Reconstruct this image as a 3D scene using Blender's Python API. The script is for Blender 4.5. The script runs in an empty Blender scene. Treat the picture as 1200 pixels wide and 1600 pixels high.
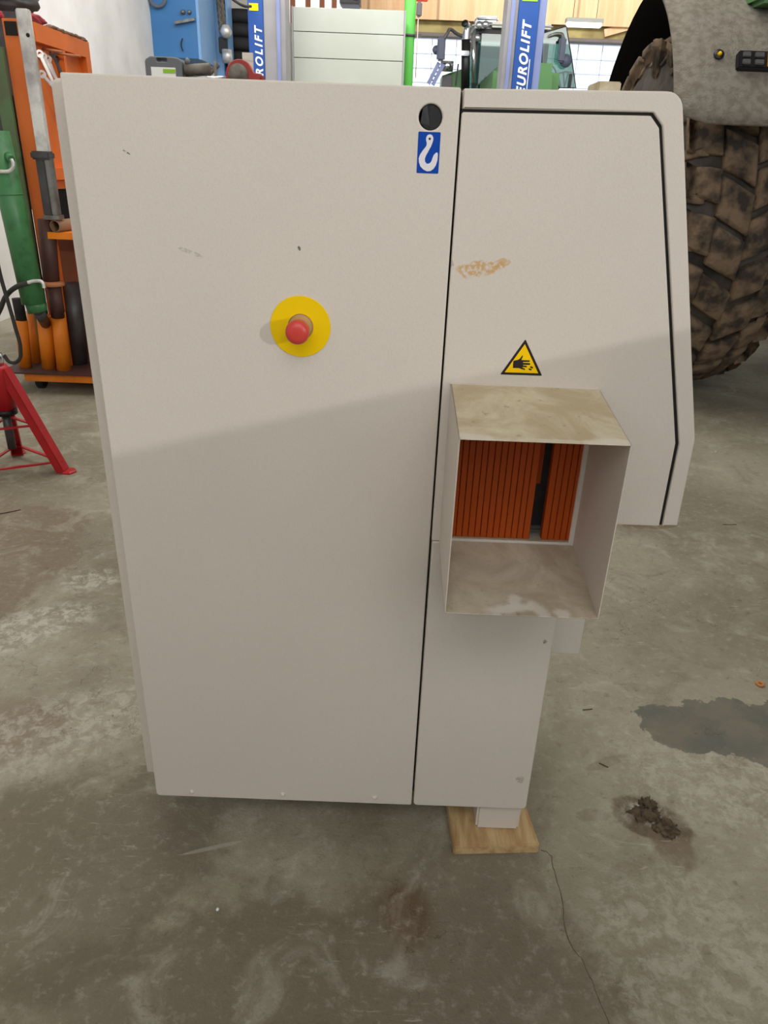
import bpy, bmesh, math, random
from mathutils import Vector, Matrix, noise
random.seed(7)
S = bpy.context.scene
COL = S.collection
PI = math.pi

# ------------------------------------------------------------------ camera
F_PX = 1150.0
PITCH = math.atan(F_PX / math.hypot(92, 2394))
ROLL = math.atan(92 / 2394)
EYE = Vector((0, 0, 1.32))
cam_d = bpy.data.cameras.new('camera')
cam = bpy.data.objects.new('camera', cam_d)
COL.objects.link(cam)
cam_d.sensor_fit = 'VERTICAL'
cam_d.sensor_height = 32.0
cam_d.lens = F_PX / 1600 * 32.0
cam_d.clip_start = 0.02
cam_d.clip_end = 200
fw = Vector((0, math.cos(PITCH), -math.sin(PITCH)))
up0 = Vector((0, math.sin(PITCH), math.cos(PITCH)))
rt0 = Vector((1, 0, 0))
RT = rt0 * math.cos(ROLL) + up0 * math.sin(ROLL)
UP = -rt0 * math.sin(ROLL) + up0 * math.cos(ROLL)
M = Matrix((RT, UP, -fw)).transposed().to_4x4()
M.translation = EYE
cam.matrix_world = M
S.camera = cam

# ------------------------------------------------------------------ colour management, world, lights
S.view_settings.view_transform = 'Standard'
S.view_settings.look = 'None'
S.view_settings.gamma = 1
S.view_settings.use_curve_mapping = False
S.view_settings.exposure = 0.0
S.cycles.max_bounces = 6
S.cycles.use_denoising = True

W = bpy.data.worlds.new('world')
S.world = W
W.use_nodes = True
bgn = W.node_tree.nodes['Background']
bgn.inputs[0].default_value = (0.93, 0.97, 1.0, 1)
bgn.inputs[1].default_value = 1.5


def light(name, kind, loc, target, energy, size=1, size_y=None, color=(1, 1, 1), angle=None):
    d = bpy.data.lights.new(name, kind)
    d.energy = energy
    d.color = color
    if kind == 'AREA':
        d.size = size
        if size_y:
            d.shape = 'RECTANGLE'
            d.size_y = size_y
    if angle is not None:
        d.angle = angle
    o = bpy.data.objects.new(name, d)
    COL.objects.link(o)
    o.location = loc
    o.rotation_euler = (Vector(target) - Vector(loc)).to_track_quat('-Z', 'Y').to_euler()
    return o


# low daylight through the doorway on the right, behind the photographer
light('sun', 'SUN', (4, -3, 3), (4 - 1, -3 + 1, 3 - 0.268), 0.62, angle=math.radians(0.4), color=(1.0, 0.995, 0.95))
# fill lamps added near the ceiling, no such fixtures in view
light('fill_light_front', 'AREA', (0.3, -1.7, 3.9), (0, 1.6, 0.9), 44, 3.2, 1.0, (1.0, 0.965, 0.90))
light('fill_light_middle', 'AREA', (-0.6, 5.0, 4.6), (-0.6, 5.6, 0), 165, 4.5, 4.0, (1.0, 0.97, 0.90))
light('fill_light_far', 'AREA', (1, 9.0, 4.7), (1, 11.5, 0.6), 480, 7.0, 5.0, (1.0, 0.98, 0.95))
light('fill_light_back', 'AREA', (2.6, 14.0, 4.65), (2.6, 16, 3.7), 120, 5.4, 0.5, (0.97, 0.98, 1.0))  # added only to brighten the plywood band


# ------------------------------------------------------------------ picture point -> place
def ray(px, py):
    return fw * F_PX + RT * (px - 600) + UP * (800 - py)


def P(px, py, Y):
    d = ray(px, py)
    return EYE + d * (Y / d.y)


def FL(px, py, z=0.0):
    d = ray(px, py)
    return EYE + d * ((z - EYE.z) / d.z)


# ------------------------------------------------------------------ materials
def lin(c):
    return tuple(((v / 255) / 12.92 if v / 255 <= 0.04045 else ((v / 255 + 0.055) / 1.055) ** 2.4) for v in c)


def nt(m):
    return m.node_tree.nodes, m.node_tree.links


def mat(name, rgb, rough=0.5, metal=0.0, var=0.0, vscale=8.0, vcol=None, bump=0.0, bscale=60.0, spec=0.5, coat=0.0, detail=4, thr=(0.4, 0.65)):
    m = bpy.data.materials.new(name)
    m.use_nodes = True
    N, L = nt(m)
    b = N['Principled BSDF']
    c = lin(rgb) + (1,)
    b.inputs['Base Color'].default_value = c
    b.inputs['Roughness'].default_value = rough
    b.inputs['Metallic'].default_value = metal
    b.inputs['Specular IOR Level'].default_value = spec
    b.inputs['Coat Weight'].default_value = coat
    tc = N.new('ShaderNodeTexCoord')
    if var > 0:
        n = N.new('ShaderNodeTexNoise')
        n.inputs['Scale'].default_value = vscale
        n.inputs['Detail'].default_value = detail
        L.new(tc.outputs['Object'], n.inputs['Vector'])
        r = N.new('ShaderNodeMapRange')
        r.inputs[1].default_value = thr[0]
        r.inputs[2].default_value = thr[1]
        r.inputs[3].default_value = 0
        r.inputs[4].default_value = var
        L.new(n.outputs['Fac'], r.inputs[0])
        mx = N.new('ShaderNodeMix')
        mx.data_type = 'RGBA'
        mx.inputs[6].default_value = c
        vc = lin(vcol) if vcol else tuple(x * 0.55 for x in c[:3])
        mx.inputs[7].default_value = vc + (1,)
        L.new(r.outputs[0], mx.inputs[0])
        L.new(mx.outputs[2], b.inputs['Base Color'])
    if bump > 0:
        n2 = N.new('ShaderNodeTexNoise')
        n2.inputs['Scale'].default_value = bscale
        n2.inputs['Detail'].default_value = 3
        L.new(tc.outputs['Object'], n2.inputs['Vector'])
        bp = N.new('ShaderNodeBump')
        bp.inputs['Strength'].default_value = bump
        bp.inputs['Distance'].default_value = 0.01
        L.new(n2.outputs['Fac'], bp.inputs['Height'])
        L.new(bp.outputs[0], b.inputs['Normal'])
    return m


def emis(name, rgb, k):
    m = bpy.data.materials.new(name)
    m.use_nodes = True
    N, L = nt(m)
    b = N['Principled BSDF']
    b.inputs['Base Color'].default_value = lin(rgb) + (1,)
    b.inputs['Emission Color'].default_value = lin(rgb) + (1,)
    b.inputs['Emission Strength'].default_value = k
    return m


def glassmat(name, rgb, amount=0.75, rough=0.03):
    m = bpy.data.materials.new(name)
    m.use_nodes = True
    N, L = nt(m)
    N.remove(N['Principled BSDF'])
    t = N.new('ShaderNodeBsdfTransparent')
    t.inputs[0].default_value = lin(rgb) + (1,)
    g = N.new('ShaderNodeBsdfGlossy')
    g.inputs['Roughness'].default_value = rough
    mx = N.new('ShaderNodeMixShader')
    mx.inputs[0].default_value = 1 - amount
    L.new(t.outputs[0], mx.inputs[1])
    L.new(g.outputs[0], mx.inputs[2])
    L.new(mx.outputs[0], N['Material Output'].inputs[0])
    return m


class Graph:
    """tiny helper for math on node sockets"""
    def __init__(s, m):
        s.N, s.L = nt(m)

    def _in(s, node, i, v):
        if hasattr(v, 'links'):
            s.L.new(v, node.inputs[i])
        else:
            node.inputs[i].default_value = v

    def math(s, op, a, b=0.0, clamp=False):
        n = s.N.new('ShaderNodeMath')
        n.operation = op
        n.use_clamp = clamp
        s._in(n, 0, a)
        s._in(n, 1, b)
        return n.outputs[0]

    def mix(s, f, a, b):
        n = s.N.new('ShaderNodeMix')
        n.data_type = 'RGBA'
        s._in(n, 0, f)
        for i, v in ((6, a), (7, b)):
            if isinstance(v, tuple):
                n.inputs[i].default_value = lin(v) + (1,)
            else:
                s.L.new(v, n.inputs[i])
        return n.outputs[2]

    def noise(s, vec, scale, detail=4, rough=0.5, dist=0.0):
        n = s.N.new('ShaderNodeTexNoise')
        n.inputs['Scale'].default_value = scale
        n.inputs['Detail'].default_value = detail
        n.inputs['Roughness'].default_value = rough
        n.inputs['Distortion'].default_value = dist
        s.L.new(vec, n.inputs['Vector'])
        return n.outputs['Fac']

    def ramp(s, v, a, b, lo=0.0, hi=1.0):
        n = s.N.new('ShaderNodeMapRange')
        n.interpolation_type = 'SMOOTHSTEP'
        s._in(n, 0, v)
        for i, x in enumerate((a, b, lo, hi)):
            n.inputs[i + 1].default_value = x
        return n.outputs[0]

    def ellipse(s, xy, cx, cy, rx, ry, rot, wob, soft):
        """1 inside a wobbly ellipse"""
        x, y = xy
        dx = s.math('SUBTRACT', x, cx)
        dy = s.math('SUBTRACT', y, cy)
        c, k = math.cos(rot), math.sin(rot)
        u = s.math('DIVIDE', s.math('ADD', s.math('MULTIPLY', dx, c), s.math('MULTIPLY', dy, k)), rx)
        v = s.math('DIVIDE', s.math('SUBTRACT', s.math('MULTIPLY', dy, c), s.math('MULTIPLY', dx, k)), ry)
        r = s.math('SQRT', s.math('ADD', s.math('MULTIPLY', u, u), s.math('MULTIPLY', v, v)))
        r = s.math('ADD', r, wob)
        return s.ramp(r, 1 + soft, 1 - soft)


def floor_material():
    m = bpy.data.materials.new('concrete')
    m.use_nodes = True
    g = Graph(m)
    b = g.N['Principled BSDF']
    tc = g.N.new('ShaderNodeTexCoord')
    vec = tc.outputs['Object']
    sp = g.N.new('ShaderNodeSeparateXYZ')
    g.L.new(vec, sp.inputs[0])
    xy = (sp.outputs[0], sp.outputs[1])
    big = g.noise(vec, 1.1, 6, 0.6, 0.6)
    mid = g.noise(vec, 5.0, 8, 0.66, 1.2)
    fine = g.noise(vec, 34.0, 6, 0.7)
    grit = g.noise(vec, 210.0, 3, 0.6)
    c = g.mix(g.ramp(big, 0.38, 0.64), (160, 154, 136), (132, 125, 107))
    wob = g.math('MULTIPLY', g.math('SUBTRACT', g.noise(vec, 7, 6, 0.65), 0.5), 1.3)
    wob2 = g.math('MULTIPLY', g.math('SUBTRACT', g.noise(vec, 17, 5, 0.6), 0.5), 0.9)
    wob3 = g.math('MULTIPLY', g.math('SUBTRACT', g.noise(vec, 3, 4, 0.6), 0.5), 0.9)
    rough = g.ramp(mid, 0.3, 0.7, 0.62, 0.8)
    # name, centre, radii, turn, wobble, softness, colour, strength
    patches = [
        ((-1.45, 2.25), (0.36, 0.50), 0.1, wob3, 0.10, (128, 113, 94), 0.80),     # smooth brown patch left
        ((-0.62, 1.02), (0.30, 0.26), 0.5, wob, 0.18, (108, 99, 83), 0.70),       # damp area in front of the machine, foreground shade painted in
        ((-0.10, 0.80), (0.52, 0.20), 0.1, wob, 0.22, (106, 97, 80), 0.80),  # more of the painted foreground shade
        ((0.22, 0.84), (0.20, 0.36), 0.0, wob, 0.16, (120, 111, 95), 0.70),  # lighter rim of the painted foreground shade
        ((0.07, 0.955), (0.05, 0.07), 0.2, wob, 0.45, (98, 78, 58), 0.85),     # brown spill
        ((0.63, 1.205), (0.085, 0.055), -0.5, wob, 0.12, (96, 80, 62), 0.85),     # mud
        ((0.655, 1.13), (0.04, 0.06), 0.3, wob, 0.2, (120, 104, 86), 0.7),
        ((0.57, 1.375), (0.060, 0.015), 0.45, wob2, 0.16, (128, 118, 98), 0.5),   # shoe print smears
        ((0.50, 1.21), (0.045, 0.018), 0.1, wob2, 0.16, (128, 118, 100), 0.45),
        ((0.545, 1.075), (0.055, 0.022), 0.45, wob2, 0.16, (128, 118, 100), 0.45),
        ((-0.335, 1.085), (0.065, 0.005), 0.32, wob2, 0.1, (176, 170, 156), 0.6),
        ((-0.93, 1.40), (0.16, 0.13), 0.2, wob, 0.25, (120, 98, 80), 0.45),
        ((1.10, 2.72), (0.12, 0.03), 0.1, wob2, 0.2, (120, 94, 66), 0.7),
    ]
    for (c0, r0, a, wb, soft, col, k) in patches:
        e = g.ellipse(xy, c0[0], c0[1], r0[0], r0[1], a, wb, soft)
        c = g.mix(g.math('MULTIPLY', e, k), c, col)
    c = g.mix(g.ramp(mid, 0.50, 0.70, 0, 0.42), c, (188, 184, 170))
    c = g.mix(g.ramp(mid, 0.46, 0.28, 0, 0.50), c, (116, 104, 87))
    c = g.mix(g.ramp(fine, 0.52, 0.70, 0, 0.24), c, (202, 200, 188))
    c = g.mix(g.ramp(fine, 0.44, 0.30, 0, 0.48), c, (98, 92, 77))
    c = g.mix(g.ramp(grit, 0.58, 0.70, 0, 0.34), c, (92, 86, 72))
    c = g.mix(g.ramp(grit, 0.40, 0.30, 0, 0.10), c, (190, 186, 172))
    for (rz_, sc_, lo_c, hi_c) in ((0.55, 1.0, 0.58, 0.70), (-0.35, 1.5, 0.60, 0.72)):
        mp = g.N.new('ShaderNodeMapping')
        mp.inputs['Rotation'].default_value = (0, 0, rz_)
        mp.inputs['Scale'].default_value = (12 * sc_, 52 * sc_, 1)
        g.L.new(vec, mp.inputs[0])
        stn = g.noise(mp.outputs[0], 1.0, 8, 0.72, 1.6)
        msk = g.ramp(g.noise(vec, 2.1 * sc_, 3, 0.5), 0.44, 0.60)
        c = g.mix(g.math('MULTIPLY', g.ramp(stn, lo_c, hi_c, 0, 0.42), msk), c, (206, 200, 187))
        c = g.mix(g.math('MULTIPLY', g.ramp(stn, 0.40, 0.30, 0, 0.60), msk), c, (92, 82, 66))
    # chalky crust around
    for (c0, r0, a, k) in [((-1.08, 1.82), (0.22, 0.10), 0.7, 0.75), ((-0.98, 2.12), (0.10, 0.07), 0.3, 0.6), ((-0.80, 1.42), (0.26, 0.13), 0.5, 0.45),
                           ((0.95, 1.30), (0.35, 0.15), -0.1, 0.4), ((0.60, 0.90), (0.18, 0.20), 0.1, 0.35), ((0.62, 1.22), (0.05, 0.03), 0, 0.5)]:
        e = g.ellipse(xy, c0[0], c0[1], r0[0], r0[1], a, wob, 0.35)
        e = g.math('MULTIPLY', e, g.ramp(g.noise(vec, 26, 8, 0.75, 0.4), 0.44, 0.60))
        c = g.mix(g.math('MULTIPLY', e, k), c, (205, 200, 188))
    # sharp-edged wet patch on the right
    wetn = g.math('MULTIPLY', g.math('SUBTRACT', g.noise(vec, 9, 7, 0.62), 0.5), 2.4)
    for (cx, cy, rx, ry, a) in [(0.95, 1.505, 0.24, 0.11, 0.05), (0.80, 1.50, 0.10, 0.10, 0.6), (1.12, 1.53, 0.14, 0.12, 0.0)]:
        e = g.ellipse(xy, cx, cy, rx, ry, a, wetn, 0.03)
        c = g.mix(g.math('MULTIPLY', e, 0.9), c, g.mix(g.ramp(mid, 0.35, 0.65), (104, 104, 96), (122, 116, 104)))
    # fine cracks of the crust
    v = g.N.new('ShaderNodeTexVoronoi')
    v.feature = 'DISTANCE_TO_EDGE'
    v.inputs['Scale'].default_value = 2.3
    nvec = g.N.new('ShaderNodeVectorMath')
    nvec.operation = 'ADD'
    nn = g.N.new('ShaderNodeTexNoise')
    nn.inputs['Scale'].default_value = 3.0
    nn.inputs['Detail'].default_value = 6
    g.L.new(vec, nn.inputs['Vector'])
    g.L.new(vec, nvec.inputs[0])
    g.L.new(nn.outputs['Color'], nvec.inputs[1])
    g.L.new(nvec.outputs[0], v.inputs['Vector'])
    crack = g.ramp(v.outputs['Distance'], 0.0045, 0.001)
    crack = g.math('MULTIPLY', crack, g.ramp(g.noise(vec, 1.6, 2), 0.52, 0.60))
    c = g.mix(g.math('MULTIPLY', crack, 0.45), c, (70, 60, 48))
    g.L.new(c, b.inputs['Base Color'])
    g.L.new(rough, b.inputs['Roughness'])
    b.inputs['Specular IOR Level'].default_value = 0.3
    h = g.math('ADD', g.math('MULTIPLY', fine, 0.6), g.math('MULTIPLY', grit, 0.25))
    bp = g.N.new('ShaderNodeBump')
    bp.inputs['Strength'].default_value = 0.7
    bp.inputs['Distance'].default_value = 0.006
    g.L.new(h, bp.inputs['Height'])
    g.L.new(bp.outputs[0], b.inputs['Normal'])
    return m


def painted_machine(name, rgb, blotch=None, marks=(), scrapes=()):
    m = bpy.data.materials.new(name)
    m.use_nodes = True
    g = Graph(m)
    b = g.N['Principled BSDF']
    tc = g.N.new('ShaderNodeTexCoord')
    vec = tc.outputs['Object']
    sp = g.N.new('ShaderNodeSeparateXYZ')
    g.L.new(vec, sp.inputs[0])
    c = g.mix(g.ramp(g.noise(vec, 2.2, 3), 0.35, 0.65, 0, 0.35), rgb, tuple(int(v * 0.965) for v in rgb))
    c = g.mix(g.ramp(g.noise(vec, 420, 2), 0.45, 0.75, 0, 0.16), c, tuple(int(v * 0.86) for v in rgb))
    xz = (sp.outputs[0], sp.outputs[2])
    wob = g.math('MULTIPLY', g.math('SUBTRACT', g.noise(vec, 60, 5, 0.6), 0.5), 1.5)
    for (c0, r0, a, col, k) in marks:
        e = g.ellipse(xz, c0[0], c0[1], r0[0], r0[1], a, wob, 0.12)
        e = g.math('MULTIPLY', e, g.ramp(g.noise(vec, 160, 5, 0.7), 0.38, 0.56))
        c = g.mix(g.math('MULTIPLY', e, k), c, col)
    if blotch:
        c = g.mix(g.ramp(g.noise(vec, 9, 7, 0.65, 0.8), 0.36, 0.62, 0, 0.9), c, blotch)
        c = g.mix(g.ramp(g.noise(vec, 60, 5, 0.6), 0.62, 0.72, 0, 0.5), c, (130, 112, 84))
    for (c0, r0, a, col, k) in scrapes:
        e = g.ellipse((sp.outputs[0], sp.outputs[1]), c0[0], c0[1], r0[0], r0[1], a, g.math('MULTIPLY', wob, 1.0), 0.45)
        c = g.mix(g.math('MULTIPLY', e, k), c, col)
    g.L.new(c, b.inputs['Base Color'])
    b.inputs['Roughness'].default_value = 0.5
    b.inputs['Specular IOR Level'].default_value = 0.35
    bp = g.N.new('ShaderNodeBump')
    bp.inputs['Strength'].default_value = 0.25
    bp.inputs['Distance'].default_value = 0.0012
    g.L.new(g.noise(vec, 380, 3, 0.6), bp.inputs['Height'])
    g.L.new(bp.outputs[0], b.inputs['Normal'])
    return m


def wood_material(name, a, b_, scale=(30, 30, 1.2), lines=None):
    m = bpy.data.materials.new(name)
    m.use_nodes = True
    g = Graph(m)
    b = g.N['Principled BSDF']
    tc = g.N.new('ShaderNodeTexCoord')
    mp = g.N.new('ShaderNodeMapping')
    mp.inputs['Scale'].default_value = scale
    g.L.new(tc.outputs['Object'], mp.inputs[0])
    f = g.noise(mp.outputs[0], 1.0, 6, 0.65, 0.5)
    c = g.mix(g.ramp(f, 0.35, 0.68), a, b_)
    if lines:
        sp = g.N.new('ShaderNodeSeparateXYZ')
        g.L.new(tc.outputs['Object'], sp.inputs[0])
        fr = g.math('FRACT', g.math('DIVIDE', g.math('ADD', sp.outputs[0], 50.0), lines))
        c = g.mix(g.ramp(g.math('ABSOLUTE', g.math('SUBTRACT', fr, 0.5)), 0.03, 0.008, 0, 0.6), c, tuple(int(v * 0.6) for v in b_))
    g.L.new(c, b.inputs['Base Color'])
    b.inputs['Roughness'].default_value = 0.7
    return m


CREAM = (217, 208, 198)
M_paint = painted_machine('cream_textured_paint', CREAM, marks=(
    ((-0.292, 1.187), (0.020, 0.003), -0.3, (150, 142, 130), 0.5),
    ((-0.372, 1.315), (0.006, 0.0012), -0.5, (90, 84, 78), 0.9),
    ((-0.137, 1.199), (0.002, 0.0035), 0.3, (80, 74, 68), 0.9),
    ((0.127, 1.180), (0.034, 0.011), 0.12, (206, 160, 102), 0.85),
    ((0.155, 1.189), (0.016, 0.006), 0.25, (206, 160, 102), 0.7),
    ((0.085, 1.185), (0.0025, 0.006), 0.1, (170, 152, 140), 0.6),
    ((0.305, 0.530), (0.004, 0.006), 0.1, (96, 84, 70), 0.8),
    ((0.298, 0.190), (0.008, 0.008), 0.6, (150, 138, 120), 0.6),
))
M_chute = painted_machine('cream_paint_dusty', (216, 206, 180), blotch=(186, 168, 136), scrapes=(((0.125, 0.934), (0.03, 0.010), -0.2, (222, 214, 200), 0.8), ((0.30, 0.936), (0.035, 0.010), 0.1, (226, 218, 204), 0.8), ((0.22, 0.934), (0.06, 0.005), 0.0, (220, 212, 196), 0.6)))
M_dustfloor = painted_machine('cream_paint_trodden', (196, 184, 164), blotch=(166, 152, 132), scrapes=(((0.196, 0.945), (0.034, 0.012), 0.3, (214, 208, 198), 0.85), ((0.240, 0.944), (0.010, 0.024), 0.5, (214, 208, 198), 0.7), ((0.205, 0.962), (0.010, 0.016), -0.3, (214, 208, 198), 0.8), ((0.275, 0.938), (0.012, 0.010), 0.2, (214, 208, 198), 0.7)))
M_orange = mat('orange_enamel', (178, 74, 12), 0.5, var=0.3, vscale=14, vcol=(164, 62, 10), spec=0.3)
M_dark = mat('dark_cavity', (26, 22, 20), 0.8)
M_black = mat('black_plastic', (16, 16, 18), 0.45)
M_gap = mat('gap_black', (14, 10, 10), 0.7)
M_yellow = mat('yellow_plastic', (246, 204, 0), 0.5, spec=0.2)
M_red = mat('red_button_plastic', (206, 60, 52), 0.38, var=0.2, vscale=40, vcol=(220, 110, 96))
M_collar = mat('worn_collar', (188, 150, 110), 0.5)
M_blue = mat('sticker_blue', (0, 68, 168), 0.5, spec=0.2)
M_white = mat('sticker_white', (232, 226, 232), 0.5)
M_ywarn = mat('warning_yellow', (255, 208, 0), 0.5, spec=0.2)
M_ink = mat('warning_black', (26, 14, 18), 0.5)
M_steel = mat('worn_steel', (150, 148, 145), 0.42, 0.7, var=0.7, vscale=12, vcol=(96, 90, 84))
M_galv = mat('silver_steel', (232, 230, 226), 0.40, 0.45, var=0.8, vscale=9, vcol=(150, 146, 148))
M_darksteel = mat('dark_grey_steel', (84, 82, 84), 0.45, 0.3, var=0.6, vscale=10, vcol=(60, 52, 48))
M_maroon = mat('rusty_maroon_pipe', (84, 52, 48), 0.6, 0.2, var=0.6, vscale=10, vcol=(62, 46, 40))
M_or = mat('trolley_orange', (232, 118, 44), 0.5, var=0.4, vscale=5, vcol=(206, 92, 24))
M_or2 = mat('socket_orange', (236, 132, 20), 0.5, var=0.5, vscale=8, vcol=(204, 100, 10))
M_green = mat('green_cylinder_paint', (62, 120, 72), 0.45, var=0.6, vscale=14, vcol=(36, 78, 46), thr=(0.5, 0.68))
M_olive = mat('dull_green_paint', (84, 112, 72), 0.6, var=0.6, vscale=7, vcol=(90, 76, 60))
M_hose = mat('rubber_hose', (52, 50, 48), 0.55)
M_jack = mat('jack_red', (188, 26, 36), 0.42, var=0.4, vscale=12, vcol=(140, 20, 26))
M_rubber = mat('black_rubber', (32, 31, 31), 0.75)
M_wall = mat('white_plaster', (236, 234, 232), 0.85, var=0.5, vscale=2.4, vcol=(212, 209, 205), bump=0.3, bscale=14)
M_wall2 = mat('far_wall_paint', (225, 224, 220), 0.85, var=0.3, vscale=1)
M_ceil = mat('ceiling_boards', (190, 184, 172), 0.9)
M_ply = wood_material('plywood_band', (234, 194, 150), (220, 174, 128), (7, 7, 0.8), lines=1.25)
M_insul = mat('yellowed_insulation', (176, 160, 104), 0.9, var=0.9, vscale=2.2, vcol=(112, 96, 62), bump=0.8, bscale=5)
M_beamgrey = mat('grey_girder', (120, 108, 100), 0.7, var=0.4, vscale=3)
M_winbar = mat('window_bars', (206, 212, 228), 0.5)
M_glass = glassmat('window_glass', (250, 252, 255), 0.96)
M_block = wood_material('pine_block', (204, 176, 130), (170, 134, 90), (40, 6, 40))
M_liftblue = mat('lift_blue', (22, 74, 152), 0.4)
M_liftsky = mat('lift_light_blue', (128, 140, 186), 0.4, var=0.4, vscale=3, vcol=(104, 114, 156))
M_liftgrey = mat('lift_grey', (150, 148, 152), 0.5, 0.2, var=0.4, vscale=4, vcol=(120, 118, 120))
M_cabblue = mat('cabinet_blue', (58, 122, 182), 0.45, var=0.3, vscale=3, vcol=(44, 100, 156))
M_cabsky = mat('cabinet_light_blue', (126, 174, 226), 0.45)
M_panel = mat('sandwich_panel', (180, 186, 178), 0.6, var=0.5, vscale=1.6, vcol=(164, 166, 154))
M_palegreen = mat('bright_green_pole', (98, 200, 84), 0.5)
M_brown = mat('brown_post', (176, 112, 74), 0.7)
M_canister = mat('canister_grey', (98, 102, 108), 0.55)
M_label = mat('label_white', (230, 232, 230), 0.6)
M_lime = mat('label_green', (140, 190, 40), 0.6)
M_boardwood = wood_material('pale_board', (208, 202, 192), (182, 174, 160), (4, 4, 30))
M_tracgreen = mat('tractor_green', (84, 130, 78), 0.4)
M_cabglass = glassmat('cab_glass', (140, 178, 168), 0.86)
M_offwhite = mat('cab_roof_white', (224, 224, 218), 0.5)
M_mirror = mat('mirror_housing', (82, 88, 108), 0.5)
M_chrome = mat('lamp_chrome', (210, 214, 222), 0.15, 0.9)
M_tube = emis('lamp_tube', (255, 255, 255), 2.2)
M_fender = mat('dusty_grey_fender', (140, 134, 124), 0.9, var=1.0, vscale=30, vcol=(120, 113, 102), bump=0.5, bscale=120, detail=10, thr=(0.40, 0.62))
M_fblack = mat('fender_underside', (22, 22, 24), 0.85)
M_tyre = mat('tyre_rubber_dirty', (84, 77, 71), 0.9, var=0.9, vscale=5, vcol=(34, 31, 30), bump=0.5, bscale=30, detail=6)
M_lug = mat('muddy_tread', (122, 102, 82), 0.95, var=1.0, vscale=11, vcol=(56, 49, 43), bump=1.0, bscale=34, detail=8, thr=(0.42, 0.62))
M_groove = mat('tyre_groove', (34, 32, 32), 0.9)
M_mud = mat('dried_mud', (104, 88, 68), 0.95, var=0.9, vscale=40, vcol=(66, 54, 42), bump=1.0, bscale=90)
M_chip = mat('orange_chip', (196, 134, 78), 0.7)
M_crack = mat('crack_dark', (92, 80, 62), 0.9)
M_cloth = mat('grey_tarpaulin', (92, 92, 94), 0.9, var=0.5, vscale=10)
M_redrag = mat('red_cloth', (160, 56, 66), 0.9)
M_ragbrown = mat('brown_clutter', (138, 104, 88), 0.9, var=0.8, vscale=30, vcol=(96, 92, 70))
M_pipeb = mat('brown_pipe', (146, 112, 84), 0.7, 0.1, var=0.4, vscale=8)
M_box = mat('brown_crate', (122, 62, 34), 0.8, var=0.5, vscale=8, vcol=(88, 60, 40))
M_shelf = mat('grey_cabinet', (150, 152, 154), 0.5)
M_pendant = mat('pendant_grey', (90, 88, 92), 0.5)
M_alert = mat('pendant_red', (226, 76, 40), 0.5)
M_cord = mat('pale_cord', (214, 190, 180), 0.6)
M_tank = mat('grey_tools', (112, 106, 98), 0.6, 0.2, var=0.7, vscale=20, vcol=(70, 66, 62))
M_sawred = mat('saw_red', (150, 46, 42), 0.45)
M_floor = floor_material()


# ------------------------------------------------------------------ mesh helpers
def obj(name, me, material=None, parent=None, smooth=False, label=None):
    """link one mesh object; a child's vertices are given in world space and moved under its parent"""
    o = bpy.data.objects.new(name, me)
    COL.objects.link(o)
    if material is not None:
        me.materials.clear()
        me.materials.append(material)
    if parent is not None:
        off = Vector((0, 0, 0))
        q = parent
        while q:
            off += q.location
            q = q.parent
        o.parent = parent
        o.location = -off
    if smooth:
        for p in me.polygons:
            p.use_smooth = True
    if label:
        o['label'] = label
    return o


def mesh(bm, name='m'):
    me = bpy.data.meshes.new(name)
    bmesh.ops.recalc_face_normals(bm, faces=bm.faces)
    bm.to_mesh(me)
    bm.free()
    return me


def tag(o, label, cat, group=None, kind=None):
    o['label'] = label
    o['category'] = cat
    if group:
        o['group'] = group
    if kind:
        o['kind'] = kind
    return o


def struct(o):
    o['kind'] = 'structure'
    return o


def thing(name, loc, label, cat, group=None):
    o = bpy.data.objects.new(name, None)
    o.empty_display_size = 0.05
    COL.objects.link(o)
    o.location = loc
    return tag(o, label, cat, group)


def boxbm(lo, hi, bev=0.0, seg=2, bm=None):
    b = bmesh.new()
    bmesh.ops.create_cube(b, size=1)
    lo, hi = Vector(lo), Vector(hi)
    c, s = (lo + hi) / 2, hi - lo
    for v in b.verts:
        v.co = Vector((v.co.x * s.x, v.co.y * s.y, v.co.z * s.z)) + c
    if bev:
        bmesh.ops.bevel(b, geom=b.edges[:], offset=bev, segments=seg, affect='EDGES')
    if bm is None:
        return b
    tmp = bpy.data.meshes.new('t')
    b.to_mesh(tmp)
    b.free()
    bm.from_mesh(tmp)
    bpy.data.meshes.remove(tmp)
    return bm


def join(bm, other):
    tmp = bpy.data.meshes.new('t')
    other.to_mesh(tmp)
    other.free()
    bm.from_mesh(tmp)
    bpy.data.meshes.remove(tmp)
    return bm


def box(name, lo, hi, m, parent=None, bev=0.0, seg=2, label=None, smooth=False):
    lo2 = [min(a, b) for a, b in zip(lo, hi)]
    hi2 = [max(a, b) for a, b in zip(lo, hi)]
    return obj(name, mesh(boxbm(lo2, hi2, bev, seg)), m, parent, label=label, smooth=smooth)


def frame_m(a, b, ref=(0, 0, 1)):
    """matrix with local z along a->b"""
    a, b = Vector(a), Vector(b)
    z = (b - a).normalized()
    r = Vector(ref)
    if abs(z.dot(r)) > 0.97:
        r = Vector((0, 1, 0))
    x = r.cross(z).normalized()
    y = z.cross(x)
    mm = Matrix((x, y, z)).transposed().to_4x4()
    mm.translation = (a + b) / 2
    return mm


def beambm(a, b, w, h, ref=(0, 0, 1), bev=0.0):
    L = (Vector(b) - Vector(a)).length
    bm = boxbm((-w / 2, -h / 2, -L / 2), (w / 2, h / 2, L / 2), bev)
    bm.transform(frame_m(a, b, ref))
    return bm


def beam(name, a, b, w, h, m, parent=None, ref=(0, 0, 1), bev=0.0, label=None):
    return obj(name, mesh(beambm(a, b, w, h, ref, bev)), m, parent, label=label)


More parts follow.
